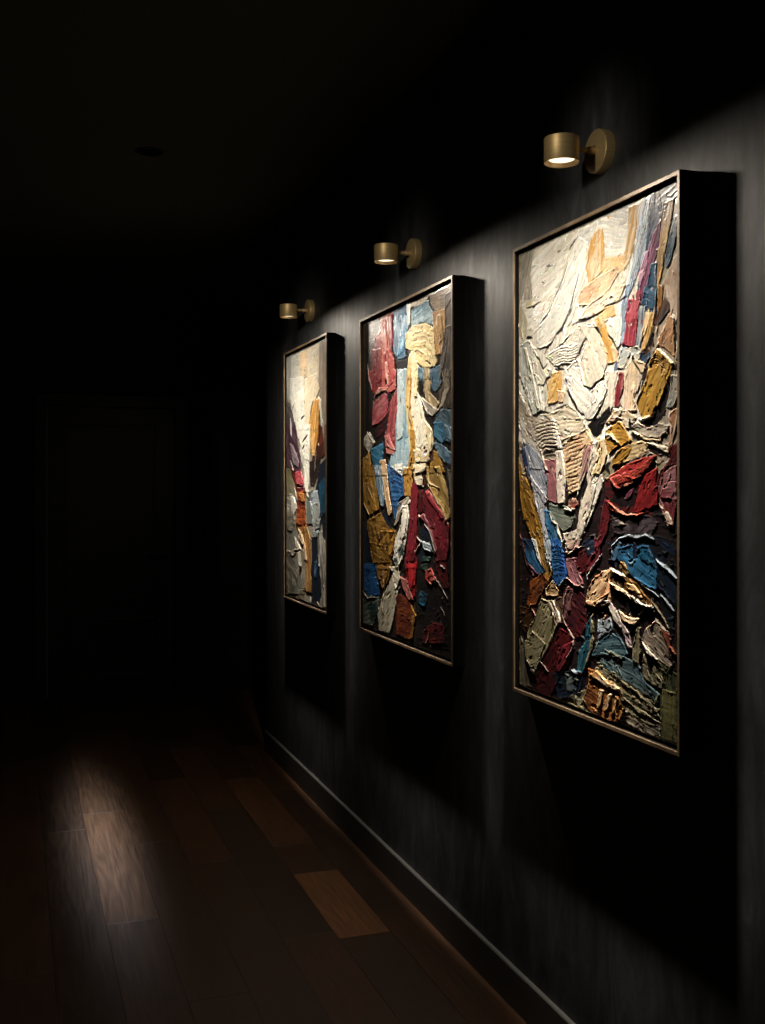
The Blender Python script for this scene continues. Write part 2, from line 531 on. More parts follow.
# ------------------------------------------------------------------ wall lamps
def build_lamp():
    """origin: centre of the plate where it meets the wall; the arm reaches towards -x"""
    r = thing('wall_lamp', '', 'wall lamp', (0, 0, 0), 'brass picture lamps above the paintings')
    bm = bmesh.new()
    add_lathe(bm, [(0.0535, 0.0), (0.0535, -0.0225), (0.0525, -0.0245), (0.0505, -0.0255)], 'X', n=72)
    obj('wall_plate', bm, M_BRASS, r, True)
    bm = bmesh.new()
    add_lathe(bm, [(0.0035, -0.0250), (0.0035, -0.0275), (0.0025, -0.0285)], 'X', (0, -0.026, 0.004), n=20)
    obj('screw', bm, M_BRASS, r, True)
    bm = bmesh.new()
    add_lathe(bm, [(0.0065, -0.024), (0.0065, -LAMP_D + 0.043)], 'X', n=32)
    obj('arm', bm, M_BRASS, r, True)
    bm = bmesh.new()
    add_lathe(bm, [(0.0095, -0.0252), (0.0095, -0.044), (0.0085, -0.046)], 'X', n=32)
    obj('arm_collar', bm, M_BRASS, r, True)
    R, T, B = 0.0428, 0.0225, -0.038
    hc = (-LAMP_D, 0, 0)
    bm = bmesh.new()
    add_lathe(bm, [(0.0, T), (R - 0.0015, T), (R, T - 0.0015), (R, B + 0.001), (R - 0.0008, B), (R - 0.002, B), (R - 0.0025, B + 0.002), (R - 0.003, B + 0.010), (R - 0.003, B + 0.016)], center=hc, n=96, closed=False)
    h = obj('lamp_head', bm, M_BRASS, r, True)
    bm = bmesh.new()
    add_lathe(bm, [(R - 0.0026, B + 0.0015), (R - 0.0105, B + 0.009), (R - 0.0115, B + 0.010)], center=hc, n=96, closed=False)
    obj('reflector_ring', bm, M_BRASS_IN, h, True)
    bm = bmesh.new()
    add_lathe(bm, [(0.0, B + 0.0075), (0.012, B + 0.0076), (0.022, B + 0.0082), (R - 0.011, B + 0.0095)], center=hc, n=96, closed=False)
    obj('lens', bm, M_LENS, h, True)
    return r


def dup(o, parent=None):
    c = o.copy()
    C.objects.link(c)
    if parent:
        c.parent = parent
    for ch in list(o.children):
        dup(ch, c)
    return c


lamp_labels = ['brass cylinder wall lamp above the large nearest painting, biggest of the three lamps',
               'brass cylinder wall lamp above the middle painting with red and blue paint',
               'brass cylinder wall lamp above the farthest narrow white painting, smallest in view']
lamp0 = build_lamp()
for i, (ly, lz) in enumerate(LAMPS):
    o = lamp0 if i == 0 else dup(lamp0)
    o.location = (XW, ly, lz)
    o['label'] = lamp_labels[i]

# ------------------------------------------------------------------ paintings
_tab = np.random.default_rng(5).random((256, 256))


def vnoise(x, y, seed=0):
    x = x + seed * 17.31
    y = y + seed * 9.77
    xi = np.floor(x).astype(int)
    yi = np.floor(y).astype(int)
    fx = x - xi
    fy = y - yi
    fx = fx * fx * (3 - 2 * fx)
    fy = fy * fy * (3 - 2 * fy)
    g = lambda i, j: _tab[(xi + i) % 256, (yi + j) % 256]
    return (g(0, 0) * (1 - fx) + g(1, 0) * fx) * (1 - fy) + (g(0, 1) * (1 - fx) + g(1, 1) * fx) * fy


def fbm(x, y, seed=0, o=3):
    s = 0
    a = 0.5
    for k in range(o):
        s = s + a * vnoise(x * 2 ** k, y * 2 ** k, seed + k * 3)
        a *= 0.5
    return s / (1 - 0.5 ** o)


def seg_dist(px, py, a, b):
    ax, ay = a
    bx, by = b
    dx, dy = bx - ax, by - ay
    L = dx * dx + dy * dy + 1e-9
    t = np.clip(((px - ax) * dx + (py - ay) * dy) / L, 0, 1)
    return np.hypot(px - ax - t * dx, py - ay - t * dy), t


def inside(px, py, pts):
    m = np.zeros(px.shape, bool)
    n = len(pts)
    for i in range(n):
        x0, y0 = pts[i]
        x1, y1 = pts[(i + 1) % n]
        if y0 == y1:
            continue
        c = ((y0 > py) != (y1 > py)) & (px < (x1 - x0) * (py - y0) / (y1 - y0) + x0)
        m ^= c
    return m


RELIEF, RIDGE = 0.42, 0.55


class Painter:
    """lays knife strokes one over another: colour and thickness of paint over a canvas of w x h millimetres"""

    def __init__(s, w, h, du, dv, seed):
        s.w, s.h = w, h
        s.nu, s.nv = int(w / du) + 1, int(h / dv) + 1
        s.u, s.v = np.meshgrid(np.linspace(0, w, s.nu), np.linspace(0, h, s.nv))
        s.col = np.zeros(s.u.shape + (3,))
        s.hgt = np.zeros(s.u.shape)
        s.ang = np.zeros(s.u.shape)
        s.id = np.zeros(s.u.shape, int)
        s.rng = random.Random(seed)
        s.seed = seed
        wu = (fbm(s.u / 22, s.v / 22, 1) - .5) * 6 + (fbm(s.u / 6, s.v / 6, 2) - .5) * 4
        wv = (fbm(s.u / 22, s.v / 22, 4) - .5) * 6 + (fbm(s.u / 6, s.v / 6, 6) - .5) * 4
        s.wu, s.wv = s.u + wu, s.v + wv
        s.n = 0

    def window(s, lo, hi, pad=14):
        i0 = int(max(0, (lo[0] - pad) / s.w * (s.nu - 1)))
        i1 = int(min(s.nu, (hi[0] + pad) / s.w * (s.nu - 1) + 2))
        j0 = int(max(0, (lo[1] - pad) / s.h * (s.nv - 1)))
        j1 = int(min(s.nv, (hi[1] + pad) / s.h * (s.nv - 1) + 2))
        return (slice(j0, j1), slice(i0, i1)) if i1 > i0 and j1 > j0 else None

    def stroke(s, c1, c2, H, ridge, pts, warp=True, ang=None, stria=1.0, only=None, open_edges=()):
        s.n += 1
        P = np.array(pts, float)
        w = s.window(P.min(0), P.max(0))
        if w is None:
            return
        x, y = (s.wu[w], s.wv[w]) if warp else (s.u[w], s.v[w])
        m = inside(x, y, pts)
        if only is not None:
            m &= (s.id[w] == only)
        if not m.any():
            return
        d = np.full(x.shape, 1e9)
        dop = np.full(x.shape, 1e9)
        for i in range(len(pts)):
            q, _ = seg_dist(x, y, pts[i], pts[(i + 1) % len(pts)])
            if i in open_edges:
                dop = np.minimum(dop, q)
            else:
                d = np.minimum(d, q)
        if ang is None:
            Q = P - P.mean(0)
            e, V = np.linalg.eigh(Q.T @ Q)
            ang = math.atan2(V[1, 1], V[0, 1])
        ca, sa = math.cos(ang), math.sin(ang)
        X, Y = s.u[w], s.v[w]
        bend = (fbm(X / 60, Y / 60, s.n % 40) - .5) * 16
        al = X * ca + Y * sa
        ac = -X * sa + Y * ca + bend
        st = fbm(ac / 3.2, al / 90, s.n % 50, 3)          # bristle lines
        st2 = fbm(ac / 11, al / 120, s.n % 50 + 7, 3)
        bl = fbm(X / 28, Y / 40, s.n % 37 + 9, 3)
        f = np.clip((st2 - .42) * 4 + (st - .5) * 2.5 + (bl - .5) * 3, 0, 1)[..., None]
        a = np.array(srgb(c1))
        b_ = np.array(srgb(c2))
        col = a * (1 - f) + b_ * f
        mot = fbm(X / 9, Y / 14, s.n % 45 + 2, 3)
        big = fbm(X / 45, Y / 60, s.n % 45 + 5, 2)
        col = col * (0.68 + 0.46 * st[..., None] + 0.24 * mot[..., None]) * (0.86 + 0.28 * big[..., None])
        edge = np.clip(d / 2.2, 0, 1)
        edge = edge * edge * (3 - 2 * edge)
        rn = np.clip((fbm(X / 18, Y / 18, s.n % 30 + 3) - .30) * 2.6, 0, 1.3)
        body = RELIEF * H * edge + RIDGE * ridge * rn * np.exp(-((d - 2.6) / 1.7) ** 2)
        body = body + stria * edge * ((st - .5) * 1.0 + (st2 - .5) * 0.7) * min(1.0, 0.3 + H / 4) * 0.6
        chat = fbm(al / 7.0, ac / 30, s.n % 20 + 11, 2)     # knife chatter across the stroke
        body = body + edge * (chat - .5) * 0.35 * min(1.0, H / 3)
        new = 0.45 * np.clip((dop - 3) / 16, 0, 1) * s.hgt[w] + body
        s.hgt[w] = np.where(m, new, s.hgt[w])
        s.col[w] = np.where(m[..., None], col, s.col[w])
        s.ang[w] = np.where(m, ang, s.ang[w])
        s.id[w] = np.where(m, s.n, s.id[w])

    def line(s, c, H, wd, pts):
        c = c if not isinstance(c, str) else c
        s.n += 1
        P = np.array(pts, float)
        w = s.window(P.min(0), P.max(0))
        if w is None:
            return
        x, y = s.wu[w], s.wv[w]
        L = len(pts) - 1
        best = np.full(x.shape, 1e9)
        tt = np.zeros(x.shape)
        for i in range(L):
            q, t = seg_dist(x, y, pts[i], pts[i + 1])
            tt = np.where(q < best, (i + t) / L, tt)
            best = np.minimum(best, q)
        ww = wd * 0.5 * (0.35 + 0.65 * np.sin(np.pi * np.clip(tt, 0.02, .98))) * (0.5 + fbm(x / 12, y / 12, s.n % 30))
        k = np.clip(1 - (best - ww * .5) / (ww + .3), 0, 1)
        a = np.array(srgb(c))
        hit = np.clip(k * 1.6, 0, 1)[..., None]
        s.col[w] = s.col[w] * (1 - hit) + a * hit
        if H >= 2:
            s.hgt[w] = np.maximum(s.hgt[w], s.hgt[w] * (1 - k) + (s.hgt[w] * .5 + H * 0.38) * np.sqrt(k)) 
        else:
            s.hgt[w] = s.hgt[w] * (1 - k) + H * k

    def dabs(s, n, lmin, lmax, keep=0.72):
        """short knife touches inside the strokes already laid, in their colours"""
        R = s.rng
        for _ in range(n):
            u = R.uniform(0, s.w)
            v = R.uniform(0, s.h)
            i = int(u / s.w * (s.nu - 1))
            j = int(v / s.h * (s.nv - 1))
            base = s.col[j, i]
            idn = s.id[j, i]
            L = R.uniform(lmin, lmax)
            W = L * R.uniform(.18, .42)
            a = s.ang[j, i] + R.gauss(0, .35)
            k = R.uniform(.62, 1.28)
            c = [min(1, max(0, q * k * R.uniform(.93, 1.07))) for q in base]
            c2 = [min(1, q * R.uniform(.85, 1.25)) for q in c]
            pts = []
            m = 9
            for t in range(m):
                an = 2 * PI * t / m
                rr = R.uniform(.75, 1.15)
                px, py = math.cos(an) * L / 2 * rr, math.sin(an) * W / 2 * rr
                pts.append((u + px * math.cos(a) - py * math.sin(a), v + px * math.sin(a) + py * math.cos(a)))
            to = lambda q: [((x * 12.92) if x <= .0031308 else 1.055 * x ** (1 / 2.4) - .055) for x in q]
            s.stroke(to(c), to(c2), R.uniform(.4, 1.4), R.uniform(.3, 1.5), pts, ang=a, stria=.6, only=idn if R.random() < keep else None)

    def flecks(s, n_ridge, n_spot, cream):
        """raised crumbs and curls of paint where one stroke meets the next, and specks of neighbouring colour"""
        R = s.rng
        to = lambda q: [((x * 12.92) if x <= .0031308 else 1.055 * min(x, 1) ** (1 / 2.4) - .055) for x in q]
        e = (s.id[1:-1, 1:-1] != s.id[2:, 1:-1]) | (s.id[1:-1, 1:-1] != s.id[1:-1, 2:])
        js, is_ = np.nonzero(e)
        cr = np.array(srgb(cream))
        for _ in range(n_ridge):
            k = R.randrange(len(js))
            j, i = js[k] + 1, is_[k] + 1
            u, v = s.u[j, i], s.v[j, i]
            c = np.maximum(s.col[j, i], s.col[min(j + 2, s.nv - 1), i])
            t = R.uniform(0.0, 0.45)
            c = np.clip(c * R.uniform(1.0, 1.3) * (1 - t) + cr * t * min(1.0, float(c.max()) * 2.2 + .1), 0, 1)
            a = s.ang[j, i] + R.gauss(0, .25)
            L = R.uniform(4, 22)
            b_ = R.uniform(-.35, .35) * L
            ca, sa = math.cos(a), math.sin(a)
            pts = [(u - ca * L / 2, v - sa * L / 2), (u - sa * b_ * .5, v + ca * b_ * .5), (u + ca * L / 2, v + sa * L / 2)]
            s.line(to(c), R.uniform(2, 5), R.uniform(1.4, 3.4), pts)
        for _ in range(n_spot):
            i = R.randrange(s.nu)
            j = R.randrange(s.nv)
            i2 = min(s.nu - 1, max(0, i + int(R.gauss(0, 22))))
            j2 = min(s.nv - 1, max(0, j + int(R.gauss(0, 30))))
            c = s.col[j2, i2] * R.uniform(.8, 1.15)
            u, v = s.u[j, i], s.v[j, i]
            a = s.ang[j, i] + R.gauss(0, .4)
            L = R.uniform(4, 15)
            W = L * R.uniform(.25, .6)
            pts = []
            for t in range(7):
                an = 2 * PI * t / 7
                rr = R.uniform(.6, 1.2)
                px, py = math.cos(an) * L / 2 * rr, math.sin(an) * W / 2 * rr
                pts.append((u + px * math.cos(a) - py * math.sin(a), v + px * math.sin(a) + py * math.cos(a)))
            s.stroke(to(c), to(c), R.uniform(.6, 2.2), R.uniform(.3, 1.5), pts, ang=a, stria=.4)

    def mesh(s, name, mat):
        h = s.hgt.copy()
        h = h + (fbm(s.u / 5, s.v / 5, 20, 3) - .5) * .25
        nu, nv = s.nu, s.nv
        co = np.zeros((nv, nu, 3), np.float32)
        co[..., 0] = -(h / 1000)
        co[..., 1] = -(s.u / 1000)
        co[..., 2] = -(s.v / 1000)
        # border folds back to the stretcher
        ring = []
        idx = np.arange(nu * nv).reshape(nv, nu)
        border = np.concatenate([idx[0, :], idx[1:, -1], idx[-1, -2::-1], idx[-2:0:-1, 0]])
        flat = co.reshape(-1, 3)
        back = flat[border].copy()
        back[:, 0] = 0.016
        allv = np.concatenate([flat, back])
        nb = len(border)
        q = np.stack([idx[:-1, :-1], idx[1:, :-1], idx[1:, 1:], idx[:-1, 1:]], -1).reshape(-1, 4)
        k = np.arange(nb)
        q2 = np.stack([border, border[(k + 1) % nb], nu * nv + (k + 1) % nb, nu * nv + k], -1)
        faces = np.concatenate([q, q2]).astype(np.int32)
        me = bpy.data.meshes.new(name)
        me.vertices.add(len(allv))
        me.vertices.foreach_set('co', allv.astype(np.float32).ravel())
        me.loops.add(faces.size)
        me.loops.foreach_set('vertex_index', faces.ravel())
        me.polygons.add(len(faces))
        me.polygons.foreach_set('loop_start', np.arange(0, faces.size, 4, dtype=np.int32))
        me.polygons.foreach_set('loop_total', np.full(len(faces), 4, np.int32))
        me.polygons.foreach_set('use_smooth', np.ones(len(faces), bool))
        me.update(calc_edges=True)
        at = me.attributes.new('paint', 'FLOAT_COLOR', 'POINT')
        cc = np.ones((len(allv), 4), np.float32)
        cf = s.col.reshape(-1, 3)
        cc[:nu * nv, :3] = cf
        cc[nu * nv:, :3] = cf[border] * .4
        at.data.foreach_set('color', cc.ravel())
        me.validate()
        me.materials.append(mat)
        return me


STROKES_1 = [
('9a9080','8a8268',0,0,[(-42,-19),(456,-41),(821,-16),(821,638),(-42,637)]),
('ddd6c6','efece2',1,0,[(-42,-47),(456,-66),(631,-67),(610,225),(631,524),(456,613),(-42,523)]),
('140d0e','24161a',0,0,[(-42,694),(821,617),(821,1249),(-42,1265)]),
('9a9080','b5a292',0.5,0,[(631,228),(821,237),(821,553),(631,547)]),
('a39e90','c8c2b2',0.6,0.5,[(-4,4),(112,0),(98,62),(84,145),(-4,156)]),
('ddd6c6','efece2',1.2,1.2,[(105,-1),(338,1),(314,29),(264,92),(200,163),(91,151),(69,70)]),
('ddd6c6','efece2',1.5,1,[(4,129),(193,159),(139,225),(77,242),(4,233)],[0]),
('cfc39c','ddd6c6',1.8,1.2,[(48,136),(139,153),(69,165),(40,153)],[0]),
('d8d8d2','efece2',1.6,0.8,[(338,7),(431,7),(414,35),(385,56),(338,34)]),
('efece2','e4e4de',3,2.4,[(338,22),(385,50),(376,112),(326,175),(302,204),(264,241),(173,283),(115,279),(122,219),(207,164),(258,124),(289,75)]),
('e6e4da','efece2',2.5,1.6,[(379,54),(414,84),(362,151),(329,193),(308,232),(277,246),(320,181),(362,122)]),
('e6cba8','c99a50',2.2,1.4,[(397,46),(431,27),(456,30),(475,85),(470,129),(420,146),(385,155),(374,112)]),
('dcdcd8','efece2',1.5,1,[(432,0),(576,0),(576,60),(550,126),(465,113),(457,46),(432,29)]),
('c99a50','e6cba8',2.4,1.2,[(432,23),(457,34),(463,87),(443,140),(432,138)]),
('e6cba8','c99a50',2.2,1,[(571,10),(606,7),(606,56),(591,112),(560,150),(535,137),(560,90)]),
('e3bd8a','e6cba8',1.4,0.8,[(465,104),(555,116),(555,149),(508,152),(449,141)]),
('cfc9c8','e6e0dc',1.5,0.6,[(603,6),(640,3),(640,47),(610,116),(591,118),(606,56)]),
('62799c','a8b8cc',2.6,1,[(637,4),(677,2),(677,56),(640,127),(591,194),(540,252),(524,302),(527,378),(503,387),(514,320),(535,234),(560,189),(591,123),(615,58)]),
('2c3248','667088',2.8,1.2,[(663,2),(696,4),(705,57),(677,113),(640,164),(615,225),(606,277),(586,274),(606,196),(640,122)]),
('b8c6d0','dfe6ea',3.2,0.8,[(647,9),(661,4),(654,53),(625,97),(601,149),(576,191),(555,192),(591,134),(625,57)]),
('572c4c','8a4464',3.2,1,[(673,91),(705,64),(696,112),(677,156),(659,178),(640,223),(610,251),(615,198),(640,138)]),
('a0708c','c9a7b8',3.4,0.8,[(637,127),(659,126),(649,158),(630,189),(615,198),(610,170)]),
('0e0c10','3a342e',1.8,0.8,[(677,2),(767,0),(767,30),(750,39),(714,33),(705,67),(696,65),(687,26)]),
('1c1a18','6a655c',2.4,2.4,[(714,15),(763,4),(765,22),(736,31),(723,25)]),
('8f7148','b4925f',3.4,1.4,[(714,33),(752,34),(741,75),(719,137),(700,202),(687,244),(677,242),(677,182),(696,107)]),
('0a2434','0f3a50',3.6,1.6,[(752,73),(767,71),(761,120),(741,162),(727,183),(712,172),(727,119)]),
('4a443c','8a8074',2.2,1.6,[(754,42),(768,31),(768,132),(758,120),(763,75)]),
('0f3f5c','0d5478',3.6,1.2,[(659,157),(687,157),(684,243),(682,277),(649,267),(640,228)]),
('a58c76','9a9080',1.6,0.8,[(727,186),(767,147),(767,248),(741,280),(714,230),(705,213)]),
('e6cba8','d6a882',3,2.2,[(362,157),(431,145),(507,136),(528,151),(491,184),(442,200),(397,209),(338,201),(338,177)]),
('e8d2b4','ddd6c6',2.8,2,[(385,205),(507,181),(559,184),(528,218),(453,232),(397,238),(326,235),(362,219)]),
('ddd6c6','efece2',2.4,1.2,[(314,239),(385,240),(453,238),(453,269),(397,256),(338,245)]),
('c99a50','e0c48e',2.4,1.4,[(465,221),(503,221),(514,251),(465,261),(432,294),(415,245),(432,239)]),
('e4dfd2','efece2',1.8,0.8,[(471,253),(535,259),(530,339),(487,300),(465,272)]),
('c99a50','e6cba8',2.6,1.6,[(432,239),(465,252),(487,300),(524,344),(524,361),(476,364),(454,319),(432,279)]),
('efece2','c7d0d6',2.8,1.2,[(519,226),(548,225),(542,274),(535,323),(522,333),(519,282)]),
('4a5f7c','8ea0b5',2.8,1,[(542,210),(571,212),(555,276),(566,326),(535,326),(540,260)]),
('8a2438','b44a58',4,1.8,[(568,221),(613,227),(615,268),(606,291),(601,336),(540,329),(560,285),(555,256)]),
('7a2440','7a2230',4,1.4,[(583,215),(620,203),(623,234),(591,226)]),
('5a6472','a3adb3',2.6,1.2,[(613,243),(640,258),(637,297),(615,346),(596,335),(610,283)]),
('0f3f5c','0d5478',3.6,1.6,[(635,205),(687,214),(682,264),(644,260),(623,245)],[0]),
('bfc4c4','ddd6c6',2.6,2.2,[(540,332),(610,334),(630,355),(606,374),(576,350),(550,385),(519,377),(524,352)]),
('1e3146','6a8297',2,1.4,[(615,354),(659,335),(659,369),(640,383),(615,367)]),
('c99a50','d8b070',3.2,1.6,[(644,268),(677,269),(673,313),(654,342),(620,354),(635,318)]),
('e2c393','e6cba8',3,1.2,[(640,263),(668,268),(640,314),(620,325),(630,294)]),
('4a2c1c','1a1214',2.2,1.2,[(714,243),(732,256),(732,276),(687,301),(668,299),(673,344),(630,358),(659,316),(677,274),(687,267)]),
('a2703c','7d5820',3,1,[(691,214),(709,217),(705,252),(691,271),(682,264)],[0]),
('b98e66','9a7350',3.4,1.8,[(727,278),(750,294),(754,338),(754,379),(714,354),(687,346),(668,359),(696,326),(719,298)]),
('a58a70','b5a292',1.8,1,[(714,218),(767,227),(769,305),(745,281),(732,258)],[0]),
('9a9080','ddd6c6',3,2.4,[(736,277),(754,290),(769,335),(767,380),(758,369),(754,313)]),
('b06868','7a2230',3.2,2,[(530,386),(550,391),(550,427),(530,456),(540,484),(503,482),(508,437)]),
('d9c4ae','e6cba8',2.4,1.6,[(555,383),(586,361),(620,408),(625,417),(591,452),(606,485),(545,484),(550,427)]),
('e6cba8','ddd6c6',3,2.2,[(591,362),(615,370),(640,380),(635,399),(615,402)]),
('e2dacd','ddd6c6',2.4,1.2,[(465,377),(524,383),(503,437),(503,482),(460,479),(471,423)]),
('241214','1a1214',1.6,1,[(640,378),(649,389),(640,415),(591,454),(586,454),(620,419)]),
('b08a3e','a87c30',6,3.2,[(687,351),(750,394),(732,418),(719,443),(687,487),(673,505),(644,509),(630,505),(606,476),(606,455),(644,418),(659,374)]),
('dcc489','e6cba8',7.5,1,[(687,350),(714,364),(750,391),(743,394),(714,372),(687,355)]),
('191012','1a1214',1.2,0.6,[(732,418),(743,401),(758,390),(769,391),(769,411),(750,404),(732,454),(714,504),(687,506),(714,453)]),
('9c9a92','9a9080',3,1.8,[(741,413),(767,421),(769,457),(750,487),(719,485),(732,454)],[3]),
('d3cec4','ddd6c6',2.6,1.6,[(213,293),(289,266),(338,251),(385,287),(350,321),(289,338),(213,340),(160,306)]),
('ded3c2','ddd6c6',3.4,2,[(338,245),(431,263),(456,309),(475,363),(456,398),(391,416),(362,405),(338,349),(385,295),(350,262)]),
('efece2','e2e0d8',4,2.6,[(264,354),(338,331),(362,375),(374,406),(397,419),(456,398),(456,446),(420,479),(374,489),(338,465),(283,404),(271,379)]),
('e9e6dc','efece2',3.6,2.4,[(456,398),(480,420),(453,458),(414,491),(362,489),(374,461),(420,444)],[3]),
('c99a50','ddb779',3.2,1.8,[(193,354),(252,350),(249,402),(229,437),(173,437),(173,383)]),
('d0b193','e6cba8',2.2,1.2,[(229,400),(271,412),(258,439),(232,440)]),
('b9bdb4','d9dbd4',3,3,[(11,257),(69,248),(119,328),(139,450),(91,462),(48,399),(4,336)]),
('c9c4b8','ddd6c6',2.4,1.8,[(69,248),(139,330),(193,347),(173,377),(119,385),(91,338)]),
('ddd6c6','c4bfb0',5,1,[(33,267),(51,269),(91,351),(133,447),(115,446),(69,349)]),
('c2ba9f','ddd6c6',1.6,0.8,[(18,146),(55,197),(40,248),(11,257),(0,163)]),
('9c9080','d3cec4',2.4,1.4,[(4,382),(69,459),(193,460),(226,554),(139,552),(62,517),(4,482)]),
('c9bca6','ddd6c6',3,1.8,[(139,457),(200,460),(289,444),(338,468),(374,500),(338,534),(264,549),(239,555),(200,488)]),
('a3978a','c8bcab',3,1.2,[(55,470),(187,476),(232,548),(139,571),(105,538),(48,497)],[0]),
('b9aea0','d3cec4',2.6,1.4,[(4,467),(48,469),(126,551),(173,612),(69,608),(33,536)],[0]),
('ddd6c6','efece2',5,1.6,[(187,473),(213,478),(245,539),(264,598),(258,702),(229,702),(220,603),(220,560)],[0]),
('d6b08a','e6cba8',3.4,1.6,[(289,532),(374,511),(408,545),(362,629),(338,664),(289,677),(271,628),(258,561)]),
('cfc2ac','ddd6c6',3,1.6,[(220,478),(362,486),(385,515),(283,535),(245,539)],[0]),
('94646a','b5a292',3,1.4,[(362,570),(414,545),(408,582),(385,617),(338,652)]),
('7b8496','a9aeb8',3,1.4,[(26,529),(62,537),(119,564),(167,622),(167,678),(160,704),(126,685),(69,628),(33,595)]),
('2c3d6a','5e7092',2.4,1.4,[(18,542),(40,549),(69,628),(48,621),(26,588)]),
('a4666a','94646a',2.6,1.8,[(153,584),(220,582),(220,628),(232,684),(226,702),(173,694),(167,622)]),
('e0d3c6','ddd6c6',4.4,1.6,[(220,560),(252,564),(271,628),(264,702),(232,702),(220,628)]),
('8c6a38','a87c30',3.4,1.8,[(-4,568),(26,614),(69,654),(112,705),(146,786),(200,883),(173,929),(139,876),(84,804),(26,733),(4,654)]),
('7d5820','a87c30',2.4,1.2,[(4,647),(55,667),(91,718),(139,798),(91,800),(26,739)],[3]),
('a8a9b4','cdd0d8',4.4,1.8,[(69,621),(119,653),(160,678),(173,747),(193,798),(193,871),(160,842),(139,761),(98,692)]),
('4b6a88','2f6590',3.6,1.6,[(153,716),(193,722),(239,776),(264,842),(277,896),(258,915),(200,902),(193,822),(167,760)]),
('667068','7d8378',2.6,1.8,[(180,703),(283,707),(320,724),(302,761),(258,775),(226,758),(187,728)]),
('dccfbf','ddd6c6',4.6,2.2,[(385,617),(408,551),(456,541),(442,612),(420,675),(385,740),(338,813),(283,819),(258,778),(314,766),(338,694),(368,652)]),
('22191a','1a1214',1,0.4,[(379,629),(385,652),(350,700),(329,763),(289,777),(314,736),(338,682)]),
('cbc3b8','d3cec4',3.6,2.4,[(408,646),(453,623),(456,652),(431,692),(385,752),(350,790),(338,788),(397,710)],[5]),
('7a3e34','b88e7c',3.6,3,[(289,689),(326,685),(338,700),(314,718),(283,707)]),
('0c0b0e','1a1214',0.6,0.3,[(482,465),(540,467),(553,479),(514,488),(476,497),(443,530),(415,538),(384,507),(398,496),(443,484),(465,474)]),
('e6cba8','ddd6c6',4,1.6,[(498,482),(535,471),(548,475),(530,495),(482,509),(465,505)],[1]),
('a87c30','c9a45a',4.4,2.4,[(465,520),(530,503),(555,523),(581,552),(540,563),(487,535),(465,537)]),
('b98b45','a87c30',4,2.2,[(465,540),(503,538),(535,561),(498,572),(487,585),(476,571)]),
('d8c39a','e6cba8',4.6,1.6,[(432,533),(465,540),(476,582),(465,602),(443,628),(398,627),(432,587)]),
('a38a62','c3ab82',3.4,1.6,[(540,564),(630,551),(649,565),(640,586),(591,596),(530,606),(492,608),(508,583)]),
('7d5820','a87c30',3,1.8,[(540,564),(586,566),(571,584),(530,603),(503,608),(498,588)]),
('8c8478','b5ab9c',3.6,1.8,[(581,519),(606,507),(649,525),(696,516),(732,523),(727,536),(691,553),(654,552),(610,537)]),
('bfa98c','ddd6c6',3.6,1.4,[(503,469),(560,480),(606,499),(581,511),(581,527),(555,521),(535,500),(482,509)]),
('dccaa8','e6cba8',5.6,1,[(581,525),(610,535),(654,550),(696,553),(705,548),(700,558),(649,557),(606,542),(581,531)]),
('1a1214','0c0b0e',1,0.4,[(606,503),(659,507),(682,480),(714,482),(705,506),(677,523),(644,519)],[2]),
('a17556','b5a292',3,1.8,[(750,491),(767,486),(758,537),(736,575),(727,572),(741,524),(723,507)]),
('d2c2a4','ddd6c6',5,1.4,[(649,557),(714,569),(736,575),(732,588),(719,585),(677,571),(644,562)]),
('1a1214','0c0b0e',0.6,0.2,[(644,565),(687,579),(714,587),(705,595),(668,584),(640,583)]),
('9a9080','6c6458',2.6,1.4,[(581,595),(649,578),(677,586),(630,596),(566,606)]),
('4e1014','1a1214',1.4,1,[(460,628),(524,664),(640,628),(687,618),(691,665),(687,699),(640,719),(530,717),(465,679)]),
('8e1f22','a63a34',4.4,1.8,[(503,625),(571,603),(640,591),(687,587),(673,602),(625,634),(524,664),(487,645),(482,631)]),
('b4544a','8e1f22',5,1.6,[(487,636),(514,628),(620,636),(524,664),(508,653)]),
('6c1216','8e1f22',3.6,1.4,[(640,628),(687,613),(682,650),(691,670),(687,699),(640,711),(591,721),(606,677),(625,650)]),
('190a10','0c0b0e',0.8,0.6,[(524,667),(610,644),(606,677),(591,704),(530,703),(487,687)]),
('5a2a3e','93707e',2.8,1.6,[(560,672),(596,655),(586,677),(555,691)]),
('8e1f22','a84838',4.4,2,[(487,690),(519,712),(566,724),(630,714),(640,716),(606,725),(530,725),(487,712),(465,690)]),
('6e2c32','94646a',3.4,1.8,[(700,629),(758,609),(767,664),(758,705),(750,745),(727,740),(696,699),(691,663)]),
('7e3e42','94646a',4,2,[(714,649),(758,644),(763,690),(732,685),(691,683)]),
('b89a8c','ddd6c6',4,2,[(687,689),(700,699),(732,716),(750,745),(727,740),(700,709)]),
('401a26','4e1014',2.4,1.8,[(727,572),(767,563),(767,609),(719,618),(687,663),(677,663),(696,623),(732,598)]),
('5c1620','4e1014',3.2,1.4,[(465,685),(492,695),(487,729),(476,769),(443,805),(398,843),(363,863),(398,825),(432,783),(449,719)]),
('2a2024','4c444c',2.6,1.6,[(492,732),(677,718),(687,744),(659,771),(560,771),(503,768)]),
('4c464a','9a9080',3,2,[(508,734),(571,746),(530,750),(503,755)]),
('18243c','2f6590',3,1.6,[(26,803),(91,800),(133,863),(167,886),(126,899),(69,881),(33,838)],[0]),
('4a3848','94646a',3,1.4,[(4,786),(26,803),(55,862),(126,896),(91,902),(40,870)]),
('ddd6c6','a9b9c6',4,1,[(80,796),(105,799),(133,851),(139,869),(119,858)]),
('8a9098','a9b9c6',3.6,1.4,[(153,797),(193,795),(207,852),(193,859),(173,848)],[0]),
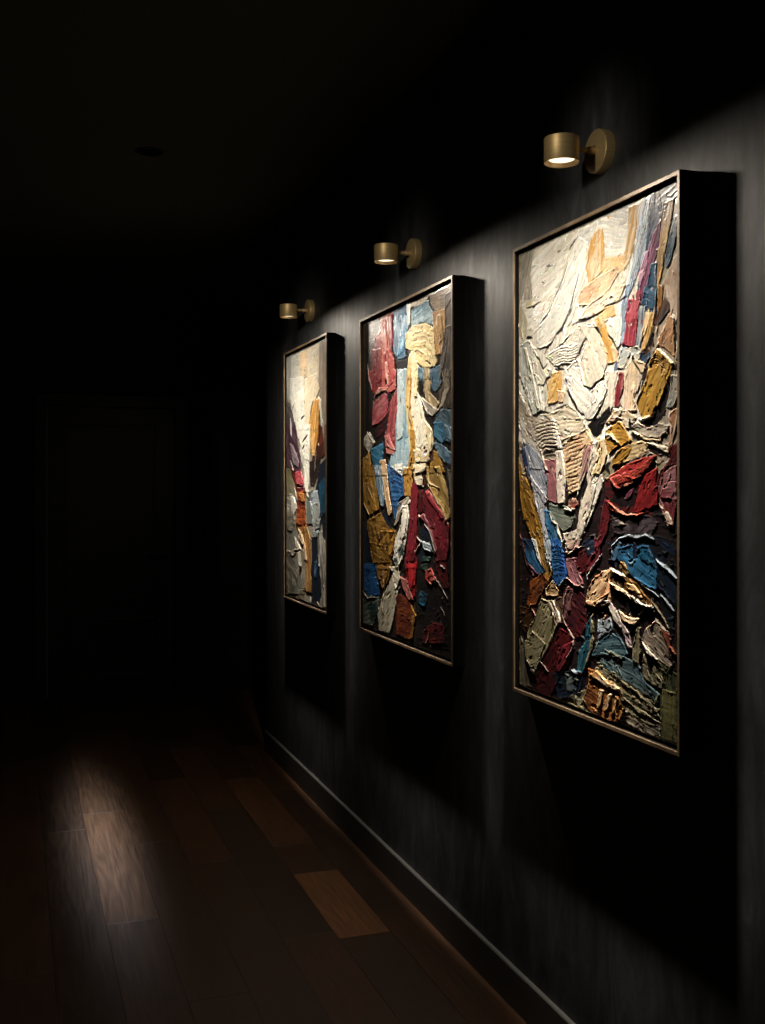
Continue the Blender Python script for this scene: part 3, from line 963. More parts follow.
('2f6590','1c4a8c',4.6,2,[(193,795),(239,793),(264,842),(277,883),(264,903),(239,917),(207,902),(200,852)],[0]),
('94606a','94646a',3.4,2,[(271,844),(314,835),(338,866),(362,900),(338,913),(296,903),(277,871)]),
('b28a84','b5a292',4,2,[(271,794),(350,787),(338,810),(289,831),(271,829)],[0]),
('421820','4e1014',2.8,1.4,[(338,819),(385,810),(408,829),(385,869),(344,878),(320,850)]),
('58202a','7a2230',3.6,1.6,[(414,784),(453,782),(442,830),(397,862),(374,875),(385,845),(414,814)],[0]),
('101c30','384458',2.2,1.2,[(350,800),(414,774),(420,814),(391,833),(374,814)]),
('9c7c50','d9b58c',3.4,2.4,[(200,905),(239,929),(226,946),(167,949),(160,931)]),
('8a4a20','4a2c1c',3,1.6,[(69,913),(146,888),(187,909),(146,938),(105,981),(48,987),(69,942)]),
('3a2410','4a2c1c',2,1,[(4,992),(105,987),(98,1027),(40,1066),(11,1037)]),
('7c7458','a39a78',5,2.2,[(139,955),(180,960),(213,994),(226,1023),(193,1071),(153,1111),(98,1168),(40,1125),(55,1058),(105,1006)]),
('8f8868','8a8268',5.6,2,[(91,1053),(167,1075),(133,1118),(98,1168),(40,1128),(40,1086)]),
('ddd6c6','b5a292',7,1.4,[(180,957),(207,957),(239,985),(245,1009),(226,1023),(207,995)]),
('5a4438','4a2c1c',3,1.4,[(207,954),(252,941),(252,989),(226,980)]),
('3c161e','4e1014',3,1.4,[(258,915),(326,912),(374,934),(379,1010),(338,1042),(252,1008),(252,965)]),
('543438','74504e',3.6,1.4,[(271,923),(314,916),(302,966),(277,1005),(252,989)]),
('2a0c12','4e1014',3.4,2,[(226,1023),(302,1032),(314,1060),(289,1112),(239,1157),(193,1211),(193,1227),(112,1227),(105,1173),(173,1099)]),
('581820','7a2230',4,1.4,[(252,1069),(314,1048),(302,1086),(239,1145),(220,1142)]),
('0f3a50','2a5c6c',3.8,1.6,[(374,999),(408,971),(408,1018),(397,1078),(362,1124),(326,1130),(338,1075),(374,1040)]),
('6c7050','8a8268',4.4,1,[(402,972),(414,1005),(408,1053),(385,1097),(362,1121),(391,1061)]),
('a87452','d9b58c',4.6,2.4,[(385,910),(420,875),(456,863),(502,854),(491,902),(456,940),(420,953),(374,946)]),
('c49a72','e6cba8',5.4,1.4,[(374,940),(420,938),(491,902),(507,926),(464,948),(420,954),(385,951)]),
('0e0d12','101c30',0.8,0.8,[(492,783),(687,765),(750,772),(767,898),(741,972),(677,907),(591,867),(492,842)]),
('1c4a6c','2f6a94',4,2,[(514,801),(586,791),(659,803),(687,841),(687,890),(649,883),(591,867),(540,838),(514,826)]),
('3c5c78','a9b9c6',3.4,1.6,[(498,794),(540,786),(524,826),(514,837),(492,833)]),
('103c5c','155472',4.4,1.4,[(606,793),(649,788),(677,836),(654,835),(620,824)]),
('06090f','101c30',0.6,0.4,[(586,789),(606,793),(610,820),(591,824)]),
('0f1c28','101c30',3,1.6,[(687,820),(741,842),(767,857),(767,923),(714,893),(687,880)]),
('5a3a1a','7d5820',4,2.4,[(487,851),(540,860),(606,877),(654,910),(668,924),(640,932),(591,913),(540,899),(487,890)]),
('e6cba8','ddd6c6',8,2,[(482,884),(514,891),(566,900),(606,915),(640,924),(668,923),(666,931),(630,931),(591,922),(555,907),(503,900),(482,893)]),
('e6cba8','ddd6c6',7.5,1.6,[(492,849),(535,860),(571,872),(540,869),(492,856)]),
('c99a50','d9b58c',6,2,[(560,881),(591,881),(610,892),(635,909),(620,913),(591,900),(566,894)]),
('a07844','c99a50',5,2,[(535,830),(555,834),(576,863),(550,862),(530,847)]),
('140c08','0c0b0e',0.6,0.3,[(492,904),(555,909),(601,929),(654,933),(615,951),(571,957),(514,949),(492,923)]),
('c8ab90','e6cba8',6,2.4,[(524,948),(566,960),(615,957),(606,971),(576,978),(545,971)]),
('a89a98','ddd6c6',5.4,1.4,[(460,930),(487,927),(530,961),(571,995),(586,1030),(571,1032),(535,994),(498,968)],[4]),
('5a605c','a9b9c6',4,2.4,[(432,981),(492,971),(503,998),(465,1014),(432,1036)]),
('2a4450','4f6a74',3,2,[(432,1036),(492,1005),(535,1013),(571,1044),(535,1066),(465,1066),(398,1076)]),
('6a6450','8a8268',4.6,1.6,[(606,974),(620,980),(620,1031),(615,1064),(586,1058),(586,1030)]),
('807468','b5a292',5,2,[(635,981),(682,954),(732,973),(741,1007),(750,1040),(732,1066),(687,1045),(649,1032),(625,1009)]),
('7a4030','4a2c1c',5.2,1.4,[(696,963),(732,976),(745,1023),(732,1020),(714,989)]),
('ddd6c6','d3cec4',7,1,[(620,1002),(649,1020),(691,1039),(714,1056),(732,1069),(714,1067),(677,1044),(635,1028)]),
('28301f','4a4c34',1.6,0.8,[(630,1028),(714,1047),(767,1064),(767,1216),(640,1214),(630,1109)]),
('3c5058','5f767a',3,1.6,[(443,1059),(550,1051),(615,1066),(630,1093),(696,1115),(691,1140),(630,1130),(540,1114),(443,1090)]),
('6c6850','8b8468',3.4,1.6,[(432,1089),(540,1108),(630,1130),(687,1151),(696,1165),(640,1182),(540,1158),(498,1138),(432,1115)]),
('5e5c4a','8a8268',3,1.4,[(630,1034),(663,1050),(709,1058),(707,1105),(677,1100),(630,1090)]),
('170c0a','0c0b0e',1,0.4,[(640,1032),(673,1041),(668,1076),(654,1078)]),
('5c5a50','9a9080',3.2,1.8,[(560,1165),(640,1171),(696,1175),(700,1216),(630,1216),(560,1209)]),
('4a4a32','66643f',3,1.4,[(705,1101),(763,1100),(763,1212),(714,1213),(700,1174)]),
('6a6450','8a846a',3,2,[(289,1194),(385,1158),(420,1100),(456,1088),(456,1197),(408,1218),(338,1214)]),
('142028','101c30',2,1.6,[(207,1147),(302,1125),(362,1136),(350,1171),(289,1200),(226,1212)]),
('4a5660','667068',2.6,1.8,[(271,1142),(338,1143),(326,1178),(277,1184)]),
('6a3c1e','a06c3a',5.6,2.6,[(381,1106),(432,1104),(487,1126),(540,1130),(553,1156),(550,1195),(519,1215),(465,1221),(398,1214),(363,1192),(392,1139)]),
('b88a58','e6cba8',8,1.2,[(432,1104),(465,1118),(535,1126),(537,1139),(498,1141),(432,1130),(387,1123)]),
('b88a58','e6cba8',8,1.2,[(443,1148),(465,1147),(454,1186),(427,1208),(432,1190)]),
('b88a58','e6cba8',8,1.2,[(482,1152),(503,1151),(482,1192),(460,1207),(465,1184)]),
('b88a58','e6cba8',8,1.2,[(519,1151),(535,1153),(514,1191),(492,1212),(503,1187)]),
('9c6a38','c99a50',7,2.4,[(524,1150),(550,1167),(548,1201),(519,1212),(514,1185)]),
('4c463a','8a8268',2,1.4,[(4,1086),(33,1082),(55,1162),(69,1212),(4,1214)],[0]),
('ddd6c6','d3cec4',6,1,[(40,1128),(55,1133),(98,1165),(133,1115),(139,1117),(105,1169),(84,1170)]),
]
RIDGES_1 = [  # raised ridges, and low dark lines painting in shade along stroke edges
('1c1815',0.2,3.5,[(283,77),(258,112),(239,137),(207,165),(173,198),(119,222)]),
('1c1815',0.2,3.5,[(341,118),(314,167),(296,200),(264,238)]),
('1c1815',0.2,7,[(271,227),(252,246),(220,257)]),
('1c1815',0.2,4,[(220,257),(187,278),(153,299)]),
('1c1815',0.2,3,[(296,267),(258,286),(213,293)]),
('1c1815',0.2,3,[(226,42),(245,39)]),
('1c1815',0.2,3,[(167,66),(200,71)]),
('1c1815',0.2,3,[(136,104),(153,110)]),
('1c1815',0.2,3,[(335,22),(302,39),(289,48)]),
('1c1815',0.2,4,[(48,157),(91,164),(133,154)]),
('1c1815',0.2,5,[(48,245),(62,242),(80,246)]),
('1c1815',0.2,4,[(305,245),(338,241),(397,241),(456,234)]),
('1c1815',0.2,5,[(379,290),(362,296),(338,322),(320,329)]),
('1c1815',0.2,5,[(362,405),(394,417),(420,406),(456,398)]),
('1c1815',0.2,6,[(277,407),(302,433),(332,462),(368,482)]),
('1c1815',0.2,6,[(84,460),(105,464),(139,455),(187,462)]),
('1c1815',0.2,4,[(91,289),(126,315),(146,338),(167,332)]),
('1c1815',0.2,4,[(193,354),(187,366),(167,370),(146,384),(119,379)]),
('1c1815',0.2,5,[(213,346),(239,349),(264,354)]),
('1c1815',0.2,4,[(207,454),(252,451),(283,444)]),
('1c1815',0.2,5,[(414,264),(431,275),(453,295)]),
('1c1815',0.2,4,[(482,294),(503,314),(524,338)]),
('1c1815',0.2,3,[(465,224),(508,222),(566,214)]),
('1c1815',0.2,4,[(432,403),(460,397)]),
('1c1815',0.2,3,[(586,364),(610,388),(620,403)]),
('1a1214',0.2,6,[(750,297),(758,334),(754,369)]),
('4e1014',0.2,4,[(769,229),(771,259)]),
('1c1815',0.2,4,[(18,568),(48,621),(84,679)]),
('1c1815',0.2,4,[(133,555),(193,550),(232,557)]),
('1c1815',0.2,4,[(139,568),(200,563),(271,557)]),
('1c1815',0.2,3,[(153,612),(187,622)]),
('1c1815',0.2,3,[(271,595),(302,586)]),
('1c1815',0.2,3,[(277,635),(302,632),(338,629)]),
('1c1815',0.2,3,[(283,665),(314,674),(338,664)]),
('1c1815',0.2,3,[(356,599),(344,608)]),
('1c1815',0.2,3,[(338,572),(374,555)]),
('1a1214',0.2,6,[(167,697),(157,716)]),
('ddd6c6',7,4,[(264,714),(296,717),(320,714)]),
('ddd6c6',6,4,[(187,728),(200,746),(226,755),(245,788),(252,800)]),
('ddd6c6',6,4,[(374,623),(338,664),(326,688)]),
('ddd6c6',6,4,[(133,552),(160,603),(173,612)]),
('ddd6c6',7,4,[(465,537),(498,535),(535,561)]),
('ddd6c6',7,4,[(610,502),(630,505),(659,501)]),
('c88a78',7,3,[(492,639),(524,664),(581,650),(625,634)]),
('b0705c',7,3,[(487,695),(524,714),(566,725),(610,721)]),
('1a1214',0.3,7,[(576,502),(576,522),(591,525)]),
('1a1214',0.3,9,[(581,535),(596,547)]),
('1a1214',0.3,9,[(487,598),(471,611),(487,625)]),
('1a1214',0.3,5,[(498,569),(498,580),(535,561)]),
('ddd6c6',7,4,[(258,793),(252,812)]),
('c4b4a8',6,3,[(283,831),(326,814),(356,806)]),
('b09088',6,3,[(252,989),(283,1022),(314,1042),(308,1070),(277,1099)]),
('b09088',6,3,[(289,913),(264,945),(258,977)]),
('b09088',6,3,[(277,892),(314,907),(362,909)]),
('c8c0bc',6,4,[(385,889),(379,878),(414,852),(448,824)]),
('a9b9c6',6,3,[(200,905),(239,917),(271,893)]),
('c8a090',6,3,[(84,993),(105,1010)]),
('a9b9c6',7,4,[(302,1125),(332,1131),(356,1125)]),
('a09088',6,3,[(133,1130),(180,1151)]),
('a9b9c6',6,4,[(498,799),(530,778),(571,770),(606,774),(640,767),(677,776)]),
('a9b9c6',6,3,[(596,867),(625,878),(691,900)]),
('a9b9c6',7,4,[(682,821),(709,831),(741,844),(767,857)]),
('a9b9c6',6,3.5,[(700,894),(727,912),(750,928)]),
('8c8068',6,3,[(659,909),(696,937),(732,966)]),
('ddd6c6',6,3,[(432,944),(460,930)]),
('c0b8a0',6,3,[(610,952),(640,932)]),
('a09a80',5,3,[(540,1114),(606,1129),(659,1151),(691,1150)]),
('a09a80',5,3,[(550,1151),(606,1167),(677,1176)]),
('807a60',5,3,[(465,1050),(540,1058)]),
('80785c',5,3,[(654,1163),(696,1152)]),
('80785c',5,3,[(677,1142),(691,1119)]),
('c07858',6,3,[(732,1000),(758,1022)]),
('8a8060',5,3,[(289,1212),(362,1216),(420,1216)]),
('6a5c4e',0.8,1.8,[(85,494),(141,486),(193,485),(226,489)]),
('c8bcaa',2.4,1.6,[(89,498),(144,490),(197,489),(226,492)]),
('6a5c4e',0.8,1.8,[(93,504),(143,495),(193,494),(226,498)]),
('c8bcaa',2.4,1.6,[(96,508),(146,500),(197,499),(226,502)]),
('6a5c4e',0.8,1.8,[(100,514),(145,505),(193,503),(226,507)]),
('c8bcaa',2.4,1.6,[(103,518),(148,510),(197,508),(226,511)]),
('6a5c4e',0.8,1.8,[(107,524),(147,515),(193,513),(226,517)]),
('c8bcaa',2.4,1.6,[(111,528),(150,519),(197,517),(226,520)]),
('6a5c4e',0.8,1.8,[(115,533),(149,524),(193,522),(226,526)]),
('c8bcaa',2.4,1.6,[(118,538),(152,529),(197,527),(226,529)]),
('6a5c4e',0.8,1.8,[(122,543),(151,534),(193,531),(226,535)]),
('c8bcaa',2.4,1.6,[(125,548),(154,538),(197,536),(226,539)]),
('6a5c4e',0.8,1.8,[(129,553),(153,543),(193,541),(226,544)]),
('c8bcaa',2.4,1.6,[(133,557),(157,548),(197,545),(226,548)]),
('6a5c4e',0.8,1.8,[(136,563),(155,553),(193,550),(226,554)]),
('c8bcaa',2.4,1.6,[(140,567),(159,557),(197,555),(226,557)]),
('6a5c4e',0.8,1.8,[(144,572),(157,562),(193,560),(226,563)]),
('6a5c4e',0.8,1.8,[(151,582),(159,572),(193,569),(226,572)]),
('8a6a50',0.8,1.7,[(271,544),(308,539),(368,533)]),
('8a6a50',0.8,1.7,[(272,555),(308,549),(365,543)]),
('8a6a50',0.8,1.7,[(273,565),(308,559),(363,553)]),
('8a6a50',0.8,1.7,[(274,576),(308,570),(361,563)]),
('8a6a50',0.8,1.7,[(275,586),(308,580),(358,573)]),
('8a6a50',0.8,1.7,[(276,596),(308,590),(356,583)]),
('8a6a50',0.8,1.7,[(277,607),(308,600),(353,593)]),
('8a6a50',0.8,1.7,[(278,617),(308,611),(351,603)]),
('8a6a50',0.8,1.7,[(279,627),(308,621),(348,613)]),
('8a6a50',0.8,1.7,[(280,638),(308,631),(346,623)]),
('8a6a50',0.8,1.7,[(281,648),(308,641),(344,633)]),
('8a6a50',0.8,1.7,[(282,658),(308,651),(341,644)]),
('8a6a50',0.8,1.7,[(283,668),(308,662),(339,654)]),
('8a6a50',0.8,1.7,[(284,679),(308,672),(336,664)]),
('f0ece0',4,2,[(220,297),(258,294),(302,300),(338,296)]),
('f0ece0',4,2,[(220,304),(258,301),(302,307),(338,302)]),
('f0ece0',4,2,[(220,311),(258,308),(302,314),(338,309)]),
('f0ece0',4,2,[(220,318),(258,314),(302,320),(338,315)]),
('f0ece0',4,2,[(220,325),(258,321),(302,327),(338,322)]),
('f0ece0',4,2,[(220,331),(258,328),(302,334),(338,328)]),
('f0ece0',4,2,[(220,338),(258,335),(302,340),(338,335)]),
('6c4a20',0.5,1.6,[(663,370),(687,368),(727,389)]),
('6c4a20',0.5,1.6,[(663,375),(687,373),(727,394)]),
('6c4a20',0.5,1.6,[(663,380),(687,379),(727,399)]),
('6c4a20',0.5,1.6,[(663,385),(687,384),(727,405)]),
('4a5a78',3,1.8,[(640,15),(625,81),(601,141),(573,191)]),
('dfe6ea',3,1.8,[(644,16),(628,82),(603,142),(577,191)]),
('4a5a78',3,1.8,[(648,17),(631,83),(606,142),(581,192)]),
('dfe6ea',3,1.8,[(652,18),(634,83),(608,143),(585,193)]),
('4a5a78',3,1.8,[(657,19),(637,84),(610,143),(589,193)]),
('dfe6ea',3,1.8,[(661,20),(640,84),(613,143),(593,194)]),
('123a70',4,3,[(203,815),(232,810),(264,819)]),
('2e2c22',3,3,[(487,1106),(560,1110),(640,1126),(687,1133)]),
('5a0e12',4,3,[(503,639),(571,628),(640,604),(673,589)]),
('3f6ca8',4,3,[(203,825),(232,820),(264,828)]),
('8a8468',3,3,[(492,1115),(560,1120),(640,1135),(687,1141)]),
('c05040',4,3,[(508,641),(571,631),(640,607),(673,591)]),
('123a70',4,3,[(203,836),(232,831),(264,837)]),
('2e2c22',3,3,[(498,1123),(560,1129),(640,1144),(687,1148)]),
('5a0e12',4,3,[(514,644),(571,634),(640,610),(673,592)]),
('3f6ca8',4,3,[(203,846),(232,841),(264,846)]),
('8a8468',3,3,[(503,1132),(560,1138),(640,1153),(687,1156)]),
('c05040',4,3,[(519,646),(571,636),(640,612),(673,594)]),
('123a70',4,3,[(203,857),(232,852),(264,855)]),
('2e2c22',3,3,[(508,1141),(560,1148),(640,1162),(687,1164)]),
('5a0e12',4,3,[(524,648),(571,639),(640,615),(673,595)]),
('3f6ca8',4,3,[(203,868),(232,862),(264,865)]),
('8a8468',3,3,[(514,1149),(560,1157),(640,1171),(687,1172)]),
('c05040',4,3,[(530,650),(571,642),(640,618),(673,597)]),
('123a70',4,3,[(203,878),(232,873),(264,874)]),
('2e2c22',3,3,[(519,1158),(560,1166),(640,1180),(687,1180)]),
('5a0e12',4,3,[(535,652),(571,645),(640,620),(673,599)]),
('3f6ca8',4,3,[(203,889),(232,883),(264,883)]),
('8a8468',3,3,[(524,1166),(560,1176),(640,1189),(687,1188)]),
('c05040',4,3,[(540,655),(571,647),(640,623),(673,600)]),
]

STROKES_2 = [
('0e0b0b','221a16',0,0,[(-172,-280),(1087,-51),(1087,1327),(-172,1571)]),
('2c1c18','4a342c',1,1,[(-33,-30),(280,-45),(196,98),(122,248),(46,403),(-33,400)]),
('2c2622','6a5c50',1.6,2,[(10,3),(217,8),(217,72),(133,89),(63,131),(10,81)]),
('4e1014','6a1418',2.4,1.4,[(133,89),(233,74),(250,261),(98,249),(72,154)],[2]),
('8e1f22','a8363a',3,1.4,[(150,75),(233,53),(250,261),(167,254)],[2]),
('b9605a','8e2a32',3.4,1.4,[(217,8),(345,10),(353,88),(345,160),(376,271),(233,260)],[4]),
('d88a78','b65450',4,1,[(225,25),(274,26),(306,156),(314,266),(250,261)],[3]),
('8e3a44','8e1f22',3.4,1.4,[(290,13),(353,11),(361,120),(337,159),(306,93)]),
('3a6284','5f86a4',3,1.6,[(368,13),(495,8),(502,61),(510,107),(481,174),(510,197),(421,198),(361,161),(368,80)]),
('2f74a0','8fb4cc',4,1.4,[(436,27),(510,47),(517,98),(466,172),(406,187),(436,108),(466,57)]),
('cfd8dc','efece2',4,1.2,[(502,4),(545,8),(538,81),(510,97)]),
('9a9488','c8c0b2',3,2.6,[(545,8),(727,10),(701,26),(621,28),(552,24)]),
('4a748c','86a6b4',3,1.6,[(552,33),(714,23),(727,53),(580,62),(552,93)]),
('7898a8','a8c0c8',3.4,1.2,[(552,93),(594,54),(727,48),(766,82),(766,119),(648,90),(580,101)]),
('7a6450','a08868',3,3,[(727,10),(923,4),(923,49),(864,86),(778,74),(740,41)]),
('98704a','c99a50',3.4,2,[(753,71),(864,81),(864,159),(840,229),(778,223),(766,129)]),
('a87c30','7d5820',4,1.6,[(791,90),(840,96),(852,176),(803,198)]),
('1c1410','4a2c1c',1.8,1.4,[(864,31),(929,23),(935,158),(864,150)]),
('241c16','4c4034',2.6,2,[(864,141),(935,140),(935,315),(816,305),(828,228)],[2]),
('e2cf9c','cdb684',5.4,1.2,[(495,110),(580,91),(688,100),(766,129),(778,205),(791,252),(727,299),(675,294),(662,250),(594,225),(580,287),(510,281),(524,198),(552,181),(495,165)],[6,10]),
('b09a68','e2cf9c',6,1,[(552,176),(621,176),(714,217),(701,220),(621,188),(566,188)]),
('c2ad78','e2cf9c',6.4,1,[(580,116),(688,119),(747,154),(727,155),(675,127),(594,125)]),
('0c0d10','0c0b0e',0.8,0.6,[(406,202),(517,192),(510,227),(481,244),(436,235),(436,215)]),
('5a8098','8ab0c0',3,1.6,[(608,236),(675,261),(688,295),(608,289)],[2]),
('3c5a74','6a8ca0',3,1.6,[(753,258),(828,265),(828,306),(727,299)],[2]),
('120e10','1a1214',1.2,0.8,[(1,80),(98,134),(107,212),(133,301),(124,425),(10,426)]),
('0f0c0e','1a1214',1,0.6,[(-8,194),(133,207),(133,426),(63,457),(-8,454)],[0]),
('7a2830','8e1f22',3.4,1.6,[(63,201),(250,217),(250,288),(133,302),(98,261)],[0]),
('bc5a56','b06868',4.6,2,[(242,216),(391,230),(406,264),(391,304),(314,314),(233,293)],[0]),
('b9605a','a8444a',4.8,1.2,[(250,156),(306,141),(368,184),(384,252),(361,281),(274,290),(242,251)]),
('8a3036','6a1e26',4,1.2,[(124,122),(233,128),(233,250),(167,272),(124,206)]),
('c87a70','e6b0a0',6,2.4,[(200,280),(314,288),(298,302),(233,298),(133,313),(167,293)]),
('94404a','b06a6e',4.4,1.8,[(133,334),(266,305),(314,324),(298,391),(200,424),(116,426)]),
('8a3c42','a8585a',4.4,1.8,[(330,346),(406,300),(406,386),(391,539),(298,517),(266,474),(298,402)]),
('c08078','b06868',5,1.4,[(266,474),(314,470),(391,534),(361,552),(282,543)]),
('3c1014','1a1214',2,1,[(200,424),(314,387),(298,449),(184,482),(150,449)]),
('140a0c','0c0b0e',1,0.4,[(274,253),(322,255),(314,272),(274,280)]),
('140a0c','0c0b0e',1,0.4,[(290,312),(368,318),(345,339),(306,342)]),
('140a0c','0c0b0e',1,0.4,[(391,242),(414,244),(414,295),(391,288)]),
('8c8c84','ddd6c6',3,3,[(10,471),(81,446),(150,492),(81,534),(10,499)]),
('a4bcc8','7c9fb2',4,1.2,[(406,231),(510,240),(510,367),(517,452),(552,542),(538,626),(406,626),(314,585),(345,549),(391,539),(391,437),(421,336)],[0,5]),
('c8d2d4','b4c6ce',4.4,1,[(406,249),(466,236),(481,340),(466,490),(406,499),(406,386)]),
('d8c48c','c99a50',4.6,1.4,[(510,240),(566,245),(552,394),(580,464),(580,582),(538,601),(524,482),(495,361)],[0]),
('b07c3a','a87c30',5.4,1.2,[(545,243),(566,245),(559,385),(531,393),(538,319)],[0]),
('b8904e','a87c30',5,1.4,[(538,463),(594,465),(594,611),(538,611),(552,542)]),
('ece6d2','ddd6c6',6,1.6,[(566,245),(608,249),(621,340),(662,390),(688,439),(740,470),(753,527),(714,583),(688,625),(594,626),(594,494),(552,394)],[0,8]),
('d9c8a0','ece0c0',5,1.6,[(688,439),(753,480),(766,527),(727,583),(701,564)]),
('e6dcb8','ddd6c6',5.6,1,[(545,182),(594,182),(615,249),(615,310),(594,348),(559,276),(552,217)]),
('c8b48a','dcc898',5.8,1,[(675,209),(740,211),(766,274),(747,325),(701,288)]),
('3c5c70','7a9aaa',3,2,[(608,249),(675,255),(675,300),(648,337),(621,311)],[0]),
('c2ad84','8a7a60',5,1.6,[(675,255),(740,261),(740,348),(816,390),(766,429),(714,403),(675,334)],[0]),
('3c586e','5a7688',3,1.6,[(734,260),(840,269),(828,335),(778,350),(740,329)],[0]),
('9a948a','c4bfb4',5,2.4,[(635,350),(688,368),(766,396),(816,413),(753,433),(714,422),(675,386)]),
('241e18','4e443a',3,2.2,[(803,333),(923,277),(935,414),(840,419),(816,380)]),
('2c3e4c','4c6270',3.4,2.4,[(766,438),(840,409),(923,423),(923,531),(864,520),(816,491)]),
('2a5a78','4c7c98',4.6,1.8,[(766,452),(840,455),(876,511),(840,529),(766,499)]),
('3a5870','6c8698',4,2,[(766,518),(840,529),(923,566),(923,625),(864,593),(803,565)]),
('0c0b0e','0c0b0e',0.8,0.4,[(714,431),(791,435),(753,470),(727,451)]),
('2c6080','3f7896',4,1.4,[(98,518),(250,500),(233,627),(150,627),(116,556)],[2]),
('a07c40','a87c30',4,1.8,[(-8,555),(81,534),(133,627),(-8,627)],[2]),
('c8a47a','e6cba8',4.6,1.8,[(209,568),(274,563),(282,626),(225,627)],[2]),
('284c80','2f6590',3.4,2,[(282,584),(451,611),(466,626),(298,626)],[2]),
('8a7038','a87c30',4,2,[(740,545),(803,556),(864,625),(727,625)],[2]),
('2a140c','4a2c1c',1.2,0.6,[(727,555),(766,546),(766,583),(727,592)]),
('a07a3e','7d5820',4,1.8,[(-8,581),(133,582),(200,761),(81,787),(10,740)],[0]),
('7c5a28','a87c30',3.4,1.6,[(10,595),(63,581),(133,693),(184,767),(116,769),(46,694)]),
('5c8098','a9b9c6',4,1.4,[(141,582),(233,583),(258,749),(217,745),(167,660)],[0]),
('c4a076','e6cba8',4.6,2.4,[(225,583),(290,583),(314,690),(353,772),(314,784),(266,712)],[0]),
('1f4c80','3c6ca0',4,2.6,[(306,583),(466,627),(481,702),(436,718),(376,802),(345,710),(314,648)]),
('b4bcc0','efece2',4.6,1.4,[(330,589),(466,584),(451,627),(391,612)],[0]),
('d2bc8c','ddd6c6',5,1.2,[(580,539),(714,527),(727,579),(688,617),(608,627)]),
('a8803e','a87c30',4.6,1.4,[(538,543),(587,529),(580,607),(552,647),(510,617)]),
('b8884a','a87c30',4.6,1.4,[(473,607),(552,597),(566,656),(552,711),(481,707)]),
('d6c49c','ddd6c6',5,1.4,[(566,585),(714,586),(688,617),(662,670),(608,666),(580,641)],[0]),
('8a6e3a','c0a468',5,2,[(701,603),(816,603),(888,680),(935,769),(864,786),(840,741),(740,678),(701,645)]),
('2a140c','4a2c1c',1.2,0.6,[(753,598),(803,617),(816,635),(778,626)]),
('2a140c','4a2c1c',1.2,0.6,[(655,627),(701,612),(701,664),(675,674)]),
('b49a60','c99a50',5,1.6,[(727,669),(791,677),(864,749),(888,803),(840,773),(778,724)]),
('705020','9c7638',4.6,3.2,[(63,804),(233,771),(298,805),(391,837),(391,893),(314,971),(167,999),(116,922),(46,849)]),
('5a3c14','a87c30',4.8,3,[(217,841),(391,837),(361,916),(250,992),(167,999),(133,931)],[3]),
('12161a','101c30',1,0.6,[(217,766),(314,784),(376,812),(345,834),(282,811)]),
('8a8474','d3cec4',3.6,2,[(421,729),(524,706),(552,730),(466,748),(421,800),(376,822),(391,781)]),
('cfccc0','efece2',6,2,[(459,743),(517,736),(531,785),(510,856),(466,939),(406,979),(361,947),(391,863),(451,809)]),
('24382f','667068',4,1.6,[(421,902),(481,868),(473,918),(421,937)]),
('24382f','667068',4,1.6,[(368,941),(406,933),(421,963),(376,971)]),
('6c1620','7a2230',5,1.4,[(552,671),(594,651),(621,675),(608,841),(594,963),(481,973),(510,886),(538,795)],[4]),
('380c12','4e1014',2.4,1,[(621,685),(668,684),(675,760),(628,767)]),
('5a1620','7a2230',5,1.8,[(675,693),(714,678),(816,742),(900,802),(900,870),(864,941),(791,947),(753,851),(714,787),(662,747)],[5]),
('74303a','94646a',5.6,1.6,[(621,777),(675,765),(740,810),(803,886),(778,906),(740,843),(688,798)]),
('0e1210','101c30',1,0.6,[(621,850),(675,799),(766,888),(791,947),(608,962),(635,897)],[3]),
('5c6a60','a9b9c6',3.6,2.4,[(648,862),(740,871),(753,898),(675,894)]),
('1c3c34','667068',3,1.6,[(662,914),(740,913),(714,944),(662,943)]),
('101c2c','101c30',2,1.4,[(-8,807),(63,848),(133,953),(98,1005),(-8,1014)],[3]),
('14161a','4c4a48',2,2.4,[(864,587),(935,599),(935,769),(912,779),(888,680)]),
('6c4c1c','8a6830',4.2,2.4,[(81,891),(314,898),(345,969),(314,1028),(250,1071),(184,1014),(116,965)]),
('701820','54101a',5,1.2,[(510,906),(594,880),(608,960),(594,1027),(524,1044),(495,977)]),
('164272','22548c',3.4,1.6,[(10,986),(167,974),(200,1028),(200,1097),(63,1117),(10,1089)],[0]),
('14302c','667068',3,2,[(-8,1113),(200,1102),(200,1156),(133,1229),(-8,1231)]),
('7c5c30','7d5820',4.4,3,[(167,974),(330,961),(298,1014),(250,1076),(200,1044)],[0]),
('948e7c','b0aa98',5,1.6,[(353,1003),(406,1075),(376,1155),(330,1234),(200,1236),(184,1168),(250,1092),(314,1043)]),
('bcb4a0','ddd6c6',5.4,2.4,[(314,976),(421,967),(436,1016),(391,1061),(361,1003)]),
('661218','8e1f22',5,1.4,[(495,948),(608,940),(594,1065),(552,1079),(510,1029)],[0]),
('8a5850','b06868',5.4,2.6,[(436,1006),(510,1010),(580,1081),(524,1083),(466,1044)]),
('4c1a10','6a3418',4,1.4,[(406,1070),(524,1078),(594,1129),(552,1227),(391,1225)]),
('74501e','7d5820',5,1.2,[(552,1094),(601,1133),(566,1220),(538,1224),(566,1142)]),
('0a0808','1a1214',0.8,0.6,[(608,940),(935,914),(935,1212),(594,1236),(608,1088)],[0]),
('a83c38','b06868',5.4,2.4,[(688,964),(740,950),(791,988),(740,1012),(695,997)]),
('3a0c12','4e1014',2.6,1.6,[(766,927),(876,919),(900,1009),(840,1015),(803,973)],[0]),
('2c0c10','4e1014',3,2.6,[(662,1178),(766,1135),(840,1135),(864,1195),(662,1226)]),
('10242c','155472',2.2,1.6,[(635,1037),(714,1047),(688,1093),(621,1086)]),
